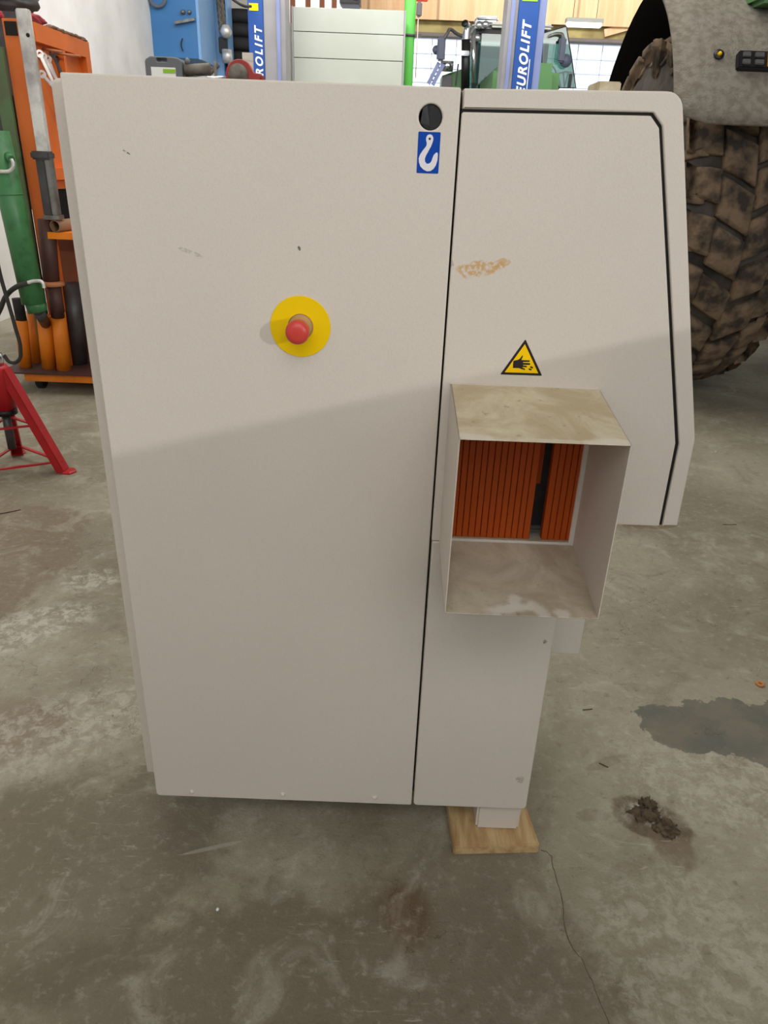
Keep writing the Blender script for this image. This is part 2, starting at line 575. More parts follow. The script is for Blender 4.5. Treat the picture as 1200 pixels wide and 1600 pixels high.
def cylbm(a, b, r, r2=None, seg=28, ends=True):
    bm = bmesh.new()
    L = (Vector(b) - Vector(a)).length
    bmesh.ops.create_cone(bm, cap_ends=ends, segments=seg, radius1=r, radius2=r if r2 is None else r2, depth=L)
    bm.transform(frame_m(a, b))
    return bm


def cyl(name, a, b, r, m, parent=None, r2=None, seg=28, label=None):
    o = obj(name, mesh(cylbm(a, b, r, r2, seg)), m, parent, label=label)
    for p in o.data.polygons:
        p.use_smooth = len(p.vertices) == 4
    return o


def lathebm(prof, centre, axis=(0, 0, 1), seg=40):
    """prof: (radius, along) pairs; closes at ends"""
    bm = bmesh.new()
    rings = []
    for r, h in prof:
        if r < 1e-6:
            rings.append([bm.verts.new((0, 0, h))])
        else:
            rings.append([bm.verts.new((r * math.cos(2 * PI * i / seg), r * math.sin(2 * PI * i / seg), h)) for i in range(seg)])
    for A, B in zip(rings, rings[1:]):
        for i in range(seg):
            j = (i + 1) % seg
            if len(A) == 1:
                bm.faces.new((A[0], B[j], B[i]))
            elif len(B) == 1:
                bm.faces.new((A[i], A[j], B[0]))
            else:
                bm.faces.new((A[i], A[j], B[j], B[i]))
    c = Vector(centre)
    bm.transform(Matrix.Translation(-((c + Vector(axis)) + c) / 2 + c) @ frame_m(c, c + Vector(axis)))
    return bm


def lathe(name, prof, centre, m, parent=None, axis=(0, 0, 1), seg=40, label=None):
    return obj(name, mesh(lathebm(prof, centre, axis, seg)), m, parent, smooth=True, label=label)


def curve_mesh(cu):
    o = bpy.data.objects.new('tmp', cu)
    COL.objects.link(o)
    dg = bpy.context.evaluated_depsgraph_get()
    dg.update()
    me = bpy.data.meshes.new_from_object(o.evaluated_get(dg))
    bpy.data.objects.remove(o)
    bpy.data.curves.remove(cu)
    return me


def plate_mesh(outlines, y0, y1, bev=0.0, seg=2):
    """closed outlines in x,z (later ones are holes), extruded from y0 back to y1"""
    cu = bpy.data.curves.new('c', 'CURVE')
    cu.dimensions = '2D'
    cu.fill_mode = 'BOTH'
    for pts in outlines:
        sp = cu.splines.new('POLY')
        sp.points.add(len(pts) - 1)
        for p, q in zip(sp.points, pts):
            p.co = (q[0], q[1], 0, 1)
        sp.use_cyclic_u = True
    cu.extrude = max((y1 - y0) / 2 - bev, 0)
    cu.bevel_depth = bev
    cu.bevel_resolution = seg
    cu.offset = -bev
    me = curve_mesh(cu)
    me.transform(Matrix(((1, 0, 0, 0), (0, 0, -1, (y0 + y1) / 2), (0, 1, 0, 0), (0, 0, 0, 1))))
    return me


def plate(name, outlines, y0, y1, m, parent=None, bev=0.0, label=None):
    return obj(name, plate_mesh(outlines, y0, y1, bev), m, parent, label=label)


def tube_mesh(pts, r, smooth=True, res=6, cyclic=False):
    cu = bpy.data.curves.new('c', 'CURVE')
    cu.dimensions = '3D'
    cu.bevel_depth = r
    cu.bevel_resolution = 4
    cu.use_fill_caps = True
    if smooth:
        sp = cu.splines.new('BEZIER')
        sp.bezier_points.add(len(pts) - 1)
        for p, q in zip(sp.bezier_points, pts):
            p.co = q
            p.handle_left_type = p.handle_right_type = 'AUTO'
        sp.resolution_u = res
    else:
        sp = cu.splines.new('POLY')
        sp.points.add(len(pts) - 1)
        for p, q in zip(sp.points, pts):
            p.co = tuple(q) + (1,)
    sp.use_cyclic_u = cyclic
    return curve_mesh(cu)


def tube(name, pts, r, m, parent=None, smooth=True, cyclic=False, label=None):
    return obj(name, tube_mesh(pts, r, smooth, cyclic=cyclic), m, parent, smooth=True, label=label)


def circle(cx, cz, r, n=40, a0=0.0, a1=2 * PI):
    full = abs(a1 - a0 - 2 * PI) < 1e-6
    k = n if full else n + 1
    return [(cx + r * math.cos(a0 + (a1 - a0) * i / n), cz + r * math.sin(a0 + (a1 - a0) * i / n)) for i in range(k)]


def rounded(pts, rads, n=6):
    """polygon with rounded corners"""
    out = []
    N_ = len(pts)
    for i, p in enumerate(pts):
        r = rads[i] if isinstance(rads, (list, tuple)) else rads
        p = Vector(p)
        a = (Vector(pts[i - 1]) - p)
        b = (Vector(pts[(i + 1) % N_]) - p)
        if r <= 0:
            out.append(tuple(p))
            continue
        a.normalize()
        b.normalize()
        half = a.angle(b) / 2
        t = r / math.tan(half)
        c = p + (a + b).normalized() * (r / math.sin(half))
        s0, s1 = p + a * t - c, p + b * t - c
        ang0 = math.atan2(s0.y, s0.x)
        ang1 = math.atan2(s1.y, s1.x)
        d = (ang1 - ang0 + PI) % (2 * PI) - PI
        for k in range(n + 1):
            t_ = ang0 + d * k / n
            out.append((c.x + r * math.cos(t_), c.y + r * math.sin(t_)))
    return out


def text_mesh(body, size, depth=0.001, shear=0.0, bold=0.0, align='CENTER', space=1.0):
    cu = bpy.data.curves.new('txt', 'FONT')
    cu.body = body
    cu.size = size
    cu.extrude = depth
    cu.shear = shear
    cu.offset = bold
    cu.space_character = space
    cu.align_x = align
    cu.align_y = 'CENTER'
    o = bpy.data.objects.new('tmp', cu)
    COL.objects.link(o)
    dg = bpy.context.evaluated_depsgraph_get()
    dg.update()
    me = bpy.data.meshes.new_from_object(o.evaluated_get(dg))
    bpy.data.objects.remove(o)
    bpy.data.curves.remove(cu)
    return me


def lump(centre, size, seed, amp=0.35, freq=3.0, sub=4):
    bm = bmesh.new()
    bmesh.ops.create_icosphere(bm, subdivisions=sub, radius=1)
    for v in bm.verts:
        n = noise.fractal(v.co * freq + Vector((seed, seed * 2.3, 0)), 0.8, 2.0, 4)
        v.co *= 1 + amp * n
        v.co = Vector((v.co.x * size[0], v.co.y * size[1], v.co.z * size[2])) + Vector(centre)
    return bm


# ================================================================== THE ROOM
struct(box('floor', (-6, -4, -0.2), (8, 16.4, 0), M_floor))
struct(box('wall_left', (-3.42, -3.6, 0), (-3.22, 16.2, 4.8), M_wall))
wb = boxbm((-3.22, 16.0, 0), (0.05, 16.2, 1.9))
boxbm((-3.22, 16.0, 1.9), (-2.35, 16.2, 4.8), bm=wb)
boxbm((-3.22, 16.0, 4.3), (8, 16.2, 4.8), bm=wb)
boxbm((-0.15, 16.0, 1.9), (0.05, 16.2, 4.3), bm=wb)
boxbm((0.05, 16.0, 3.40), (8, 16.2, 4.3), bm=wb)
boxbm((0.05, 16.0, 0), (8, 16.2, 0.95), bm=wb)
boxbm((5.3, 16.0, 0.95), (8, 16.2, 3.4), bm=wb)
struct(obj('wall_back', mesh(wb), M_wall2))
struct(box('wall_front', (-3.42, -3.8, 0), (3.4, -3.6, 2.2), M_wall2))
struct(box('ceiling', (-3.42, -3.6, 4.8), (8, 16.4, 4.9), M_ceil))
struct(box('wall_right', (5.6, -2.6, 0), (5.8, 16.2, 4.8), M_wall2))
# long gridded window in the far wall
w1 = thing('window_1', (2.7, 16.05, 0.95), 'long gridded daylight window in the far wall', 'window')
for k in ('label', 'category'):
    del w1[k]
w1['kind'] = 'structure'
fb = boxbm((0.05, 16.0, 3.34), (5.3, 16.12, 3.40))
boxbm((0.05, 16.0, 0.95), (5.3, 16.12, 1.0), bm=fb)
boxbm((0.05, 16.0, 0.95), (0.10, 16.12, 3.4), bm=fb)
boxbm((5.25, 16.0, 0.95), (5.3, 16.12, 3.4), bm=fb)
obj('window_frame', mesh(fb), M_winbar, w1)
gb = bmesh.new()
z = 3.10
while z > 1.05:
    boxbm((0.1, 16.02, z - 0.008), (5.25, 16.05, z + 0.008), bm=gb)
    z -= 0.232
x = 0.56
while x < 5.2:
    boxbm((x - 0.006, 16.02, 1.0), (x + 0.006, 16.05, 3.34), bm=gb)
    x += 0.45
obj('glazing_bars', mesh(gb), M_winbar, w1)
box('pane', (0.1, 16.07, 1.0), (5.25, 16.08, 3.34), M_glass, w1)
w2 = thing('window_2', (-1.2, 16.05, 1.9), 'window between brown posts', 'window')
for k in ('label', 'category'):
    del w2[k]
w2['kind'] = 'structure'
for px in (455, 479, 501, 520):
    p = P(px, 5, 15.95)
    beam('post', (p.x, 15.98, 1.9), (p.x + 0.03, 15.98, 4.3), 0.09, 0.06, M_brown, w2, ref=(0, 1, 0))
box('pane', (-2.35, 16.07, 1.9), (-0.15, 16.08, 4.3), M_glass, w2)
struct(box('trim_1', (P(560, 5, 15.8).x, 15.78, 3.60), (5.6, 15.84, 4.8), M_ply))
struct(box('trim_2', (0.0, 15.90, 3.40), (5.6, 15.98, 3.62), M_insul))
struct(box('trim_3', (0.0, 15.80, 3.36), (5.6, 15.90, 3.41), M_beamgrey))

# crack in the concrete, a thin dark open seam with a little relief
ck = bmesh.new()
crk = [(845, 1328), (853, 1330), (862, 1338), (866, 1360), (873, 1385), (877, 1400), (880, 1432), (886, 1462), (896, 1484), (908, 1496), (918, 1520), (926, 1535), (938, 1568), (952, 1602)]
pts = []
for i, q in enumerate(crk):
    a = FL(*q)
    if i:
        for k in (1, 2):
            m_ = pts[-1].lerp(a, k / 3)
            pts.append(m_ + Vector((random.uniform(-.0015, .0015), random.uniform(-.0015, .0015), 0)))
    pts.append(a)
for i, (a, b) in enumerate(zip(pts, pts[1:])):
    w = random.uniform(0.0003, 0.0009)
    join(ck, beambm(a + Vector((0, 0, 0.0003)), b + Vector((0, 0, 0.0003)), w * 2, 0.0008, bev=0))
floor_o = bpy.data.objects['floor']
obj('crack', mesh(ck), M_crack, floor_o, label='thin dark crack in the concrete')

# ================================================================== THE MACHINE
Y0 = 1.12
mc = thing('metalworking_machine', (0.0, 1.5, 0), 'large cream metal-cased machine with an emergency stop and a square front chute, in the middle', 'machine')
RB = 1.62                                       # back of the casing
# front panel with the round lifting hole
hole = circle(0.042, 1.372, 0.0158)
plate('front_panel', [rounded([(-0.451, 0.107), (0.0805, 0.107), (0.0805, 1.408), (-0.451, 1.408)], [0.008, 0.004, 0.003, 0.003]), hole], Y0, Y0 + 0.052, M_paint, mc, bev=0.0022)
for rx, rz in ((-0.376, 0.1217), (-0.187, 0.1243), (0.004, 0.1253)):
    lathe('rivet', [(0, 0.0036), (0.003, 0.0032), (0.0046, 0.0020), (0.0054, 0), (0.0054, -0.002)], (rx, Y0, rz), M_paint, mc, axis=(0, -1, 0), seg=20)
# body behind it, a little wider on the left
plate('rear_casing', [rounded([(-0.487, 0.115), (0.078, 0.115), (0.078, 1.405), (-0.487, 1.405)], [0.004, 0.003, 0.003, 0.012])], Y0 + 0.055, RB, M_paint, mc, bev=0.002)
# black fill for the shade inside the lifting hole, lighter facet for half-light
cup = cylbm((0.042, Y0 + 0.004, 1.372), (0.042, Y0 + 0.05, 1.372), 0.0150, seg=32)
obj('hole_shade', mesh(cup), M_black, mc, label='dark inside of the round lifting hole')
fb = bmesh.new()
vs = [fb.verts.new((0.042 + 0.0149 * math.cos(a), Y0 + 0.0028, 1.372 + 0.0149 * math.sin(a))) for a in [math.radians(100 + k * 9) for k in range(20)]]
vs.append(fb.verts.new((0.0415, Y0 + 0.0015, 1.362)))
fb.faces.new(vs)
bmesh.ops.solidify(fb, geom=fb.faces[:], thickness=0.001)
obj('hole_light_face', mesh(fb), mat('hole_light_facet', (44, 46, 46), 0.35), bpy.data.objects['hole_shade'])

# head frame (right part), slanted outer edge
HF = [(0.084, 1.413), (0.372, 1.413), (0.487, 0.955), (0.487, 0.930), (0.470, 0.777), (0.4, 0.777), (0.084, 0.777)]
head_out = rounded([(0.0835, 1.412), (0.3705, 1.412), (0.4875, 0.945), (0.4955, 0.777), (0.0835, 0.777)], [0.002, 0.022, 0.02, 0.002, 0.002], n=8)
open_chute = [(0.1005, 0.7335), (0.1005, 1.004), (0.324, 1.004), (0.324, 0.7335)]
# measured outer outline
OUT = [P(725, 138, Y0), P(1040, 142, Y0), P(1063, 165, Y0), P(1081, 560, Y0), P(1086, 686, Y0), P(1058, 821, Y0), P(1033, 821, Y0)]
OUT = [(p.x, p.z) for p in OUT]
GAPO = [(p.x, p.z) for p in (P(723, 170, Y0), P(1021, 176, Y0), P(1035, 197, Y0), P(1061, 694, Y0), P(1034.5, 822, Y0))]
GAPI = [(p.x, p.z) for p in (P(720, 175, Y0), P(1017, 181, Y0), P(1030, 200.5, Y0), P(1055.5, 693, Y0), P(1029.8, 822, Y0))]
outer = [OUT[0], (OUT[1][0] + 0.022, OUT[1][1]), OUT[3], OUT[4], OUT[5]]
fr = rounded([outer[0], outer[1], outer[2], outer[3], outer[4], GAPO[4], GAPO[3], GAPO[2], GAPO[1], GAPO[0]], [0.002, 0.024, 0.05, 0.03, 0.002, 0.001, 0.004, 0.004, 0.004, 0.001])
plate('head_frame', [fr], Y0 - 0.001, Y0 + 0.06, M_paint, mc, bev=0.002)
# door with the opening behind the chute
dl, db = 0.0835, 0.7325
door_pts = [(dl, GAPI[0][1]), GAPI[1], GAPI[2], GAPI[3], GAPI[4], (0.330, GAPI[4][1]), (0.330, db - 0.001), (dl, db - 0.001)]
plate('front_door', [rounded(door_pts, [0.003, 0.004, 0.004, 0.004, 0.002, 0.001, 0.001, 0.002]), [(0.1005, 0.7365), (0.1005, 1.004), (0.319, 1.004), (0.319, 0.7365)]], Y0, Y0 + 0.014, M_paint, mc, bev=0.0012)
plate('door_gap_shade', [[GAPO[0], GAPO[1], GAPO[2], GAPO[3], (GAPO[4][0], GAPO[4][1] + 0.001), (GAPI[4][0], GAPI[4][1] + 0.001), GAPI[3], GAPI[2], GAPI[1], GAPI[0]]], Y0 + 0.0035, Y0 + 0.02, M_gap, mc)  # black strip painting the shade in the door gap
box('panel_joint', (0.079, Y0 + 0.03, 0.115), (0.0860, Y0 + 0.05, 1.405), M_gap, mc)
hb = [(0.079, 0.7325), (0.079, 1.406), (0.355, 1.406), (0.470, 0.945), (0.478, 0.783), (0.40, 0.783), (0.40, 0.7325)]
plate('head_casing', [hb, [(0.098, 0.7345), (0.098, 1.006), (0.322, 1.006), (0.322, 0.7345)]], Y0 + 0.061, RB, M_paint, mc)
# column below
plate('column_panel', [rounded([(0.0845, 0.107), (0.3195, 0.107), (0.3195, 0.7300), (0.0845, 0.7300)], [0.008, 0.010, 0.003, 0.003])], Y0, Y0 + 0.055, M_paint, mc, bev=0.003)
box('column_casing', (0.0845, Y0 + 0.056, 0.113), (0.316, RB, 0.7305), M_paint, mc)
box('side_bracket', (0.325, 1.195, 0.450), (0.396, 1.36, 0.779), M_paint, mc, bev=0.003)
# foot
box('foot', (0.2225, 1.138, 0.026), (0.3155, 1.235, 0.108), M_paint, mc, bev=0.005)
box('foot', (0.2225, 1.50, 0.0), (0.3155, 1.60, 0.113), M_paint, mc, bev=0.005)
box('foot', (-0.46, 1.50, 0.0), (-0.37, 1.60, 0.116), M_paint, mc, bev=0.005)
box('foot', (-0.46, 1.30, 0.0), (-0.37, 1.40, 0.116), M_paint, mc, bev=0.005)
# chute, folded sheet tilted slightly downward
CY, DROP, T = 0.93, 0.022, 0.0016


def chute_wall(name, quad, thick, material):
    bm = bmesh.new()
    a = [bm.verts.new(q) for q in quad]
    bm.faces.new(a)
    off = Vector(thick)
    r = bmesh.ops.extrude_face_region(bm, geom=bm.faces[:])
    bmesh.ops.translate(bm, vec=off, verts=[g_ for g_ in r['geom'] if isinstance(g_, bmesh.types.BMVert)])
    bmesh.ops.bevel(bm, geom=bm.edges[:], offset=0.0004, segments=1, affect='EDGES')
    return obj(name, mesh(bm), material, chute)


xl, xr, zt, zb = 0.0965, 0.3275, 1.0085, 0.7310
chute = box('chute', (xl - 0.0015, Y0 - 0.0025, zt - 0.001), (xr + 0.0015, Y0, zt + 0.0008), M_paint, mc)
ye = Y0 - 0.0005
chute_wall('chute_top', [(xl, ye, zt), (xr, ye, zt), (xr, CY, zt - DROP), (xl, CY, zt - DROP)], (0, 0, -T), M_chute)
chute_wall('chute_bottom', [(xl, ye, zb), (xr, ye, zb), (xr, CY, zb - DROP), (xl, CY, zb - DROP)], (0, 0, T), M_dustfloor)
chute_wall('chute_side', [(xl, ye, zb), (xl, ye, zt), (xl, CY, zt - DROP), (xl, CY, zb - DROP)], (T, 0, 0), M_paint)
chute_wall('chute_side', [(xr, ye, zb), (xr, ye, zt), (xr, CY, zt - DROP), (xr, CY, zb - DROP)], (-T, 0, 0), M_paint)
# orange guard fingers behind the opening
zt_s = 1.0025
xs0, xs1 = 0.1015, 0.3165
GX = 12.1 / 1150 * 1.135


def slat(x0, x1, z0, z1, y=Y0 + 0.006):
    return box('guard_slat', (x0, y, z0), (x1, y + 0.016, z1), M_orange, mc, bev=0.0006, seg=1)


px_edges = [705.0]
bx = [P(px, 846, Y0 + 0.006).x for px in (703, 711, 720.5, 730, 740, 749, 759, 768.5, 778, 787.5, 797, 806.5, 815.5, 826)]
for a, b in zip(bx, bx[1:]):
    slat(a + 0.0005, b - 0.0005, 0.7385, zt_s)
bx2 = [P(px, 847, Y0 + 0.006).x for px in (844.5, 854.5, 864, 873.5, 883, 893.5)]
for a, b in zip(bx2, bx2[1:]):
    slat(a + 0.0005, b - 0.0005, 0.7385, zt_s)
# gaps between fingers are backed by a carrier in darker orange, their shade painted in
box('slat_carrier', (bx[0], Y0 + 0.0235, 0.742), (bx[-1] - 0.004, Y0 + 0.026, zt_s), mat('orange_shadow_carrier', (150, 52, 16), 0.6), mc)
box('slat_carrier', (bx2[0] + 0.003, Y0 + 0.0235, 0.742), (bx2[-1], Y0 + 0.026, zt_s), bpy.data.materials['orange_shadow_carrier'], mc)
gx = (bx[-1] + bx2[0]) / 2
slat(gx - 0.006, gx + 0.003, 0.83, zt_s, Y0 + 0.036)
cyl('clamp_bolt', (gx - 0.012, Y0 + 0.034, 0.945), (gx + 0.014, Y0 + 0.034, 0.945), 0.003, M_steel, mc)
cyl('guide_rod', (0.105, Y0 + 0.034, 0.748), (0.318, Y0 + 0.034, 0.748), 0.0042, M_steel, mc)
box('inner_plate', (0.100, Y0 + 0.060, 0.735), (0.321, Y0 + 0.066, 1.004), M_darksteel, mc)
# rim of the opening, right and bottom
box('opening_rim', (0.3195, Y0 + 0.001, 0.7365), (0.3225, Y0 + 0.022, 1.004), M_paint, mc)
box('opening_rim', (0.1005, Y0 + 0.001, 0.7345), (0.3205, Y0 + 0.022, 0.7380), M_dustfloor, mc)

# emergency stop
ex, ez = -0.1365, 1.087
es = plate('emergency_stop_plate', [circle(ex, ez, 0.0455, 64), circle(ex, ez, 0.0192, 40)], Y0 - 0.0016, Y0 - 0.0001, M_yellow, mc, bev=0.0003, label='round yellow plate')
yb = Y0
lathe('collar', [(0.0, -0.001), (0.019, -0.001), (0.019, 0.0004), (0.0165, 0.0012), (0.0165, 0.024), (0.0172, 0.027), (0.0, 0.027)], (ex, yb, ez), M_collar, es, axis=(0, -1, 0), label='worn tan collar')
lathe('stop_button', [(0.0, 0.0275), (0.0158, 0.0275), (0.0172, 0.031), (0.0176, 0.040), (0.0170, 0.0445), (0.0145, 0.0480), (0.008, 0.0498), (0, 0.0502)], (ex, yb, ez), M_red, es, axis=(0, -1, 0), label='red mushroom button')

# blue lifting sticker with a white hook
sx0, sx1, sz0, sz1 = 0.0268, 0.0570, 1.3035, 1.3545
sk = plate('lifting_sticker', [rounded([(sx0, sz0), (sx1, sz0), (sx1, sz1), (sx0, sz1)], 0.0015)], Y0 - 0.0004, Y0 - 0.00002, M_blue, mc, label='blue sticker with a white crane hook')


def sxz(u, v):     # sticker picture coordinates: u 0..1 left-right, v 0..1 top-bottom
    return (sx0 + (sx1 - sx0) * u, sz1 - (sz1 - sz0) * v)


hook = [(0.40, 0.27), (0.36, 0.20), (0.36, 0.13), (0.42, 0.075), (0.52, 0.055), (0.62, 0.075), (0.68, 0.13), (0.68, 0.20), (0.64, 0.28), (0.60, 0.34), (0.50, 0.45), (0.40, 0.56),
        (0.35, 0.64), (0.36, 0.71), (0.43, 0.76), (0.52, 0.765), (0.60, 0.74), (0.66, 0.69), (0.69, 0.62), (0.75, 0.54), (0.85, 0.485), (0.915, 0.49), (0.93, 0.55), (0.92, 0.68),
        (0.86, 0.80), (0.76, 0.89), (0.63, 0.94), (0.47, 0.95), (0.31, 0.91), (0.17, 0.84), (0.09, 0.74), (0.07, 0.64), (0.12, 0.55), (0.22, 0.46), (0.33, 0.38), (0.39, 0.33)]
ey = circle(*sxz(0.52, 0.165), 0.0016, 16)
plate('hook_symbol', [[sxz(*q) for q in hook], ey], Y0 - 0.0007, Y0 - 0.0004, M_white, sk)
plate('hook_eye', [ey], Y0 - 0.0006, Y0 - 0.0004, M_ink, sk)

# warning triangle
TA, TB, TC = [(p.x, p.z) for p in (P(821, 530, Y0), P(781.5, 585, Y0), P(847, 587, Y0))]
tri = plate('warning_sticker', [rounded([TB, TC, TA], 0.001)], Y0 - 0.0004, Y0 - 0.00002, M_ink, mc, label='yellow triangle warning of hand injury')
cx_ = (TA[0] + TB[0] + TC[0]) / 3
cz_ = (TA[1] + TB[1] + TC[1]) / 3
inner = [(cx_ + (q[0] - cx_) * 0.80, cz_ + (q[1] - cz_) * 0.80) for q in (TB, TC, TA)]
plate('yellow_field', [inner], Y0 - 0.0006, Y0 - 0.0004, M_ywarn, tri)


def wp(zx, zy):   # from the close-up crop of the sticker
    p = P(760 + zx * 110 / 1200, 520 + zy * 80 / 873, Y0)
    return (p.x, p.z)


hand = [(460, 475), (530, 462), (570, 440), (595, 405), (612, 382), (622, 392), (612, 425), (592, 460), (640, 464), (735, 468), (742, 482), (730, 494), (625, 496), (622, 510), (735, 514), (748, 530), (735, 546),
        (625, 544), (622, 556), (680, 560), (692, 572), (682, 586), (612, 582), (612, 592), (650, 606), (660, 620), (648, 632), (600, 618), (560, 602), (520, 598), (450, 598), (452, 530)]
plate('hand_symbol', [[wp(*q) for q in hand]], Y0 - 0.0008, Y0 - 0.0006, M_ink, tri)
plate('finger_tip_symbol', [[wp(*q) for q in [(742, 575), (755, 568), (790, 580), (796, 592), (780, 606), (748, 594)]]], Y0 - 0.0008, Y0 - 0.0006, M_ink, tri)
plate('finger_tip_symbol', [[wp(*q) for q in [(718, 612), (732, 604), (768, 616), (772, 628), (758, 640), (722, 630)]]], Y0 - 0.0008, Y0 - 0.0006, M_ink, tri)

# small cream box standing on top of the machine, near the tractor tyre
tb = boxbm((P(927, 130, 1.5).x, 1.46, 1.4065), (P(962, 130, 1.5).x, 1.54, P(945, 130.5, 1.5).z), 0.002)
obj('top_cap', mesh(tb), M_chute, mc)

# wooden block under the foot
bp_ = [FL(706, 1336), FL(840, 1332)]
bb = bmesh.new()
base = [(0.1735, 1.090), (0.356, 1.103), (0.338, 1.245), (0.165, 1.235)]
lo_ = [bb.verts.new((a, b, 0.0)) for a, b in base]
hi_ = [bb.verts.new((a, b, 0.026)) for a, b in base]
bb.faces.new(lo_[::-1])
bb.faces.new(hi_)
for i in range(4):
    j = (i + 1) % 4
    bb.faces.new((lo_[i], lo_[j], hi_[j], hi_[i]))
bmesh.ops.bevel(bb, geom=bb.edges[:], offset=0.0025, segments=2, affect='EDGES')
tag(obj('wooden_block', mesh(bb), M_block), 'flat pale pine block on the floor under the machine foot', 'wood block')

# ================================================================== small things on the floor
md = lump((0.62, 1.215, 0.0), (0.030, 0.020, 0.010), 3, 0.7, 2.0)
join(md, lump((0.65, 1.185, 0.0), (0.024, 0.024, 0.008), 5, 0.8, 2.2))
join(md, lump((0.632, 1.245, 0.0), (0.016, 0.024, 0.008), 9, 0.8, 2.5))
tag(obj('mud_clod', mesh(md), M_mud, smooth=True), 'crumbled dark brown mud clod on the concrete right of the wooden block', 'mud')
rg = FL(1187, 1070)
tag(obj('wood_ring', mesh(lathebm([(0.006, 0.0), (0.012, 0.0), (0.012, 0.006), (0.009, 0.008), (0.006, 0.006), (0.006, 0.0)], (rg.x, rg.y, 0.0), seg=18)), M_chip, smooth=True),
    'small orange-tan ring lying on the floor at the right edge', 'ring')
for (px, py, l, a, lab) in [(918, 1109, 0.014, 0.2, 'tiny dark splinter on the floor right of the machine column'), (1140, 820, 0.03, 0.1, 'thin brown twig on the floor below the tractor tyre'), (943, 1196, 0.012, -0.6, 'small dark chip lying left of the wet floor patch')]:
    q = FL(px, py)
    d = Vector((math.cos(a) * l, math.sin(a) * l, 0))
    tag(obj('splinter', mesh(beambm(q - d + Vector((0, 0, .001)), q + d + Vector((0, 0, .001)), 0.003, 0.002, bev=0.0005)), M_mud), lab, 'splinter')
for (px, py, lab) in [(340, 1422, 'white pebble on the dark floor in front of the machine'), (1118, 706, 'white pebble on the floor near the tractor tyre')]:
    q = FL(px, py)
    tag(obj('pebble', mesh(lump((q.x, q.y, 0.002), (0.0035, 0.0035, 0.0025), px, 0.2, 1.5, 2)), M_label, smooth=True), lab, 'pebble')
q0, q1 = FL(0, 805), FL(32, 797)
tag(tube('wire_offcut', [q0 + Vector((-0.02, 0, .002)), (q0 + q1) / 2 + Vector((0, 0.004, .002)), q1 + Vector((0, 0, .002))], 0.0018, M_mud), 'thin dark wire offcut on the floor below the red jack stand', 'wire')

# ================================================================== RED JACK STAND
jc = Vector((-1.665, 3.05, 0))
js = thing('jack_stand', jc, 'red tripod jack stand on the floor at the left edge', 'jack stand')
lathe('column', [(0, 0.285), (0.048, 0.285), (0.048, 0.46), (0.040, 0.475), (0.0, 0.475)], jc, M_jack, js)
lathe('collar', [(0, 0.262), (0.050, 0.262), (0.050, 0.2845), (0, 0.2845)], jc, M_black, js)
lathe('saddle', [(0, 0.475), (0.03, 0.475), (0.034, 0.50), (0.03, 0.525), (0, 0.53)], jc, M_chrome, js)
cyl('inner_post', jc + Vector((0, 0, 0.10)), jc + Vector((0, 0, 0.27)), 0.018, M_darksteel, js)
feet = [Vector((-1.425, 3.04, 0)), Vector((-1.745, 3.24, 0)), Vector((-1.765, 2.86, 0))]
for f_ in feet:
    d = (f_ - jc).normalized()
    top = jc + d * 0.045 + Vector((0, 0, 0.465))
    bot = f_ - d * 0.01 + Vector((0, 0, 0.012))
    side = d.cross(Vector((0, 0, 1)))
    lg = beambm(top, bot, 0.050, 0.005, ref=d)
    for s in (-1, 1):
        off = side * s * 0.023
        ax = (bot - top).normalized().cross(side).normalized() * 0.017
        if ax.dot(d) < 0:
            ax = -ax
        join(lg, beambm(top + off - ax, bot + off - ax, 0.004, 0.036, ref=d))
    obj('leg', mesh(lg), M_jack, js)
    fo = lathebm([(0, 0.0), (0.036, 0.0), (0.036, 0.005), (0.028, 0.011), (0, 0.011)], f_, seg=6)
    obj('foot_pad', mesh(fo), M_jack, js)
for i in range(3):
    a, b = feet[i], feet[(i + 1) % 3]
    for zz, t in ((0.05, 0.10), (0.215, 0.475)):
        pa = a.lerp(jc, t) + Vector((0, 0, zz))
        pb = b.lerp(jc, t) + Vector((0, 0, zz))
        beam('brace', pa, pb, 0.014, 0.007, M_jack, js)

# ================================================================== ORANGE TOOL TROLLEY
tr = thing('tool_trolley', (-1.9, 4.7, 0), 'orange steel tool trolley with an upright board, standing by the white left wall', 'trolley')
tz = 0.118
box('tray', (-2.26, 4.17, tz), (-1.42, 5.25, tz + 0.008), M_maroon, tr)
box('chassis', (-2.14, 4.20, tz - 0.05), (-1.44, 5.22, tz - 0.001), M_or2, tr, bev=0.003)
for (wx, wy) in ((-2.09, 4.30), (-1.50, 4.30), (-2.09, 5.1), (-1.50, 5.1)):
    lathe('wheel', [(0, -0.022), (0.040, -0.022), (0.048, -0.015), (0.048, 0.015), (0.040, 0.022), (0, 0.022)], (wx, wy, 0.048), M_rubber, tr, axis=(1, 0, 0), seg=28)
# upright board: plane x = -1.88, frame, divider, back sheet
xb = -1.905
post = boxbm((-2.000, 4.34, tz + 0.008), (-1.918, 4.42, 1.80))
o_ = obj('upright_post', mesh(post), M_or, tr)
fr_ = boxbm((xb - 0.01, 4.42, 1.80), (xb + 0.03, 5.16, 1.885))
boxbm((xb - 0.01, 5.09, tz + 0.0), (xb + 0.03, 5.16, 1.80), bm=fr_)
boxbm((xb - 0.01, 4.42, 1.15), (xb + 0.03, 5.09, 1.21), bm=fr_)
boxbm((xb - 0.01, 4.755, 1.21), (xb + 0.028, 4.785, 1.80), bm=fr_)
obj('board_frame', mesh(fr_), M_or, tr)
box('back_sheet', (xb - 0.016, 4.42, 1.10), (xb - 0.010, 5.16, 1.88), M_or, tr)
ptop = boxbm((-2.000, 4.34, 1.80), (-1.918, 4.42, 1.885))
obj('post_head', mesh(ptop), M_or, tr)
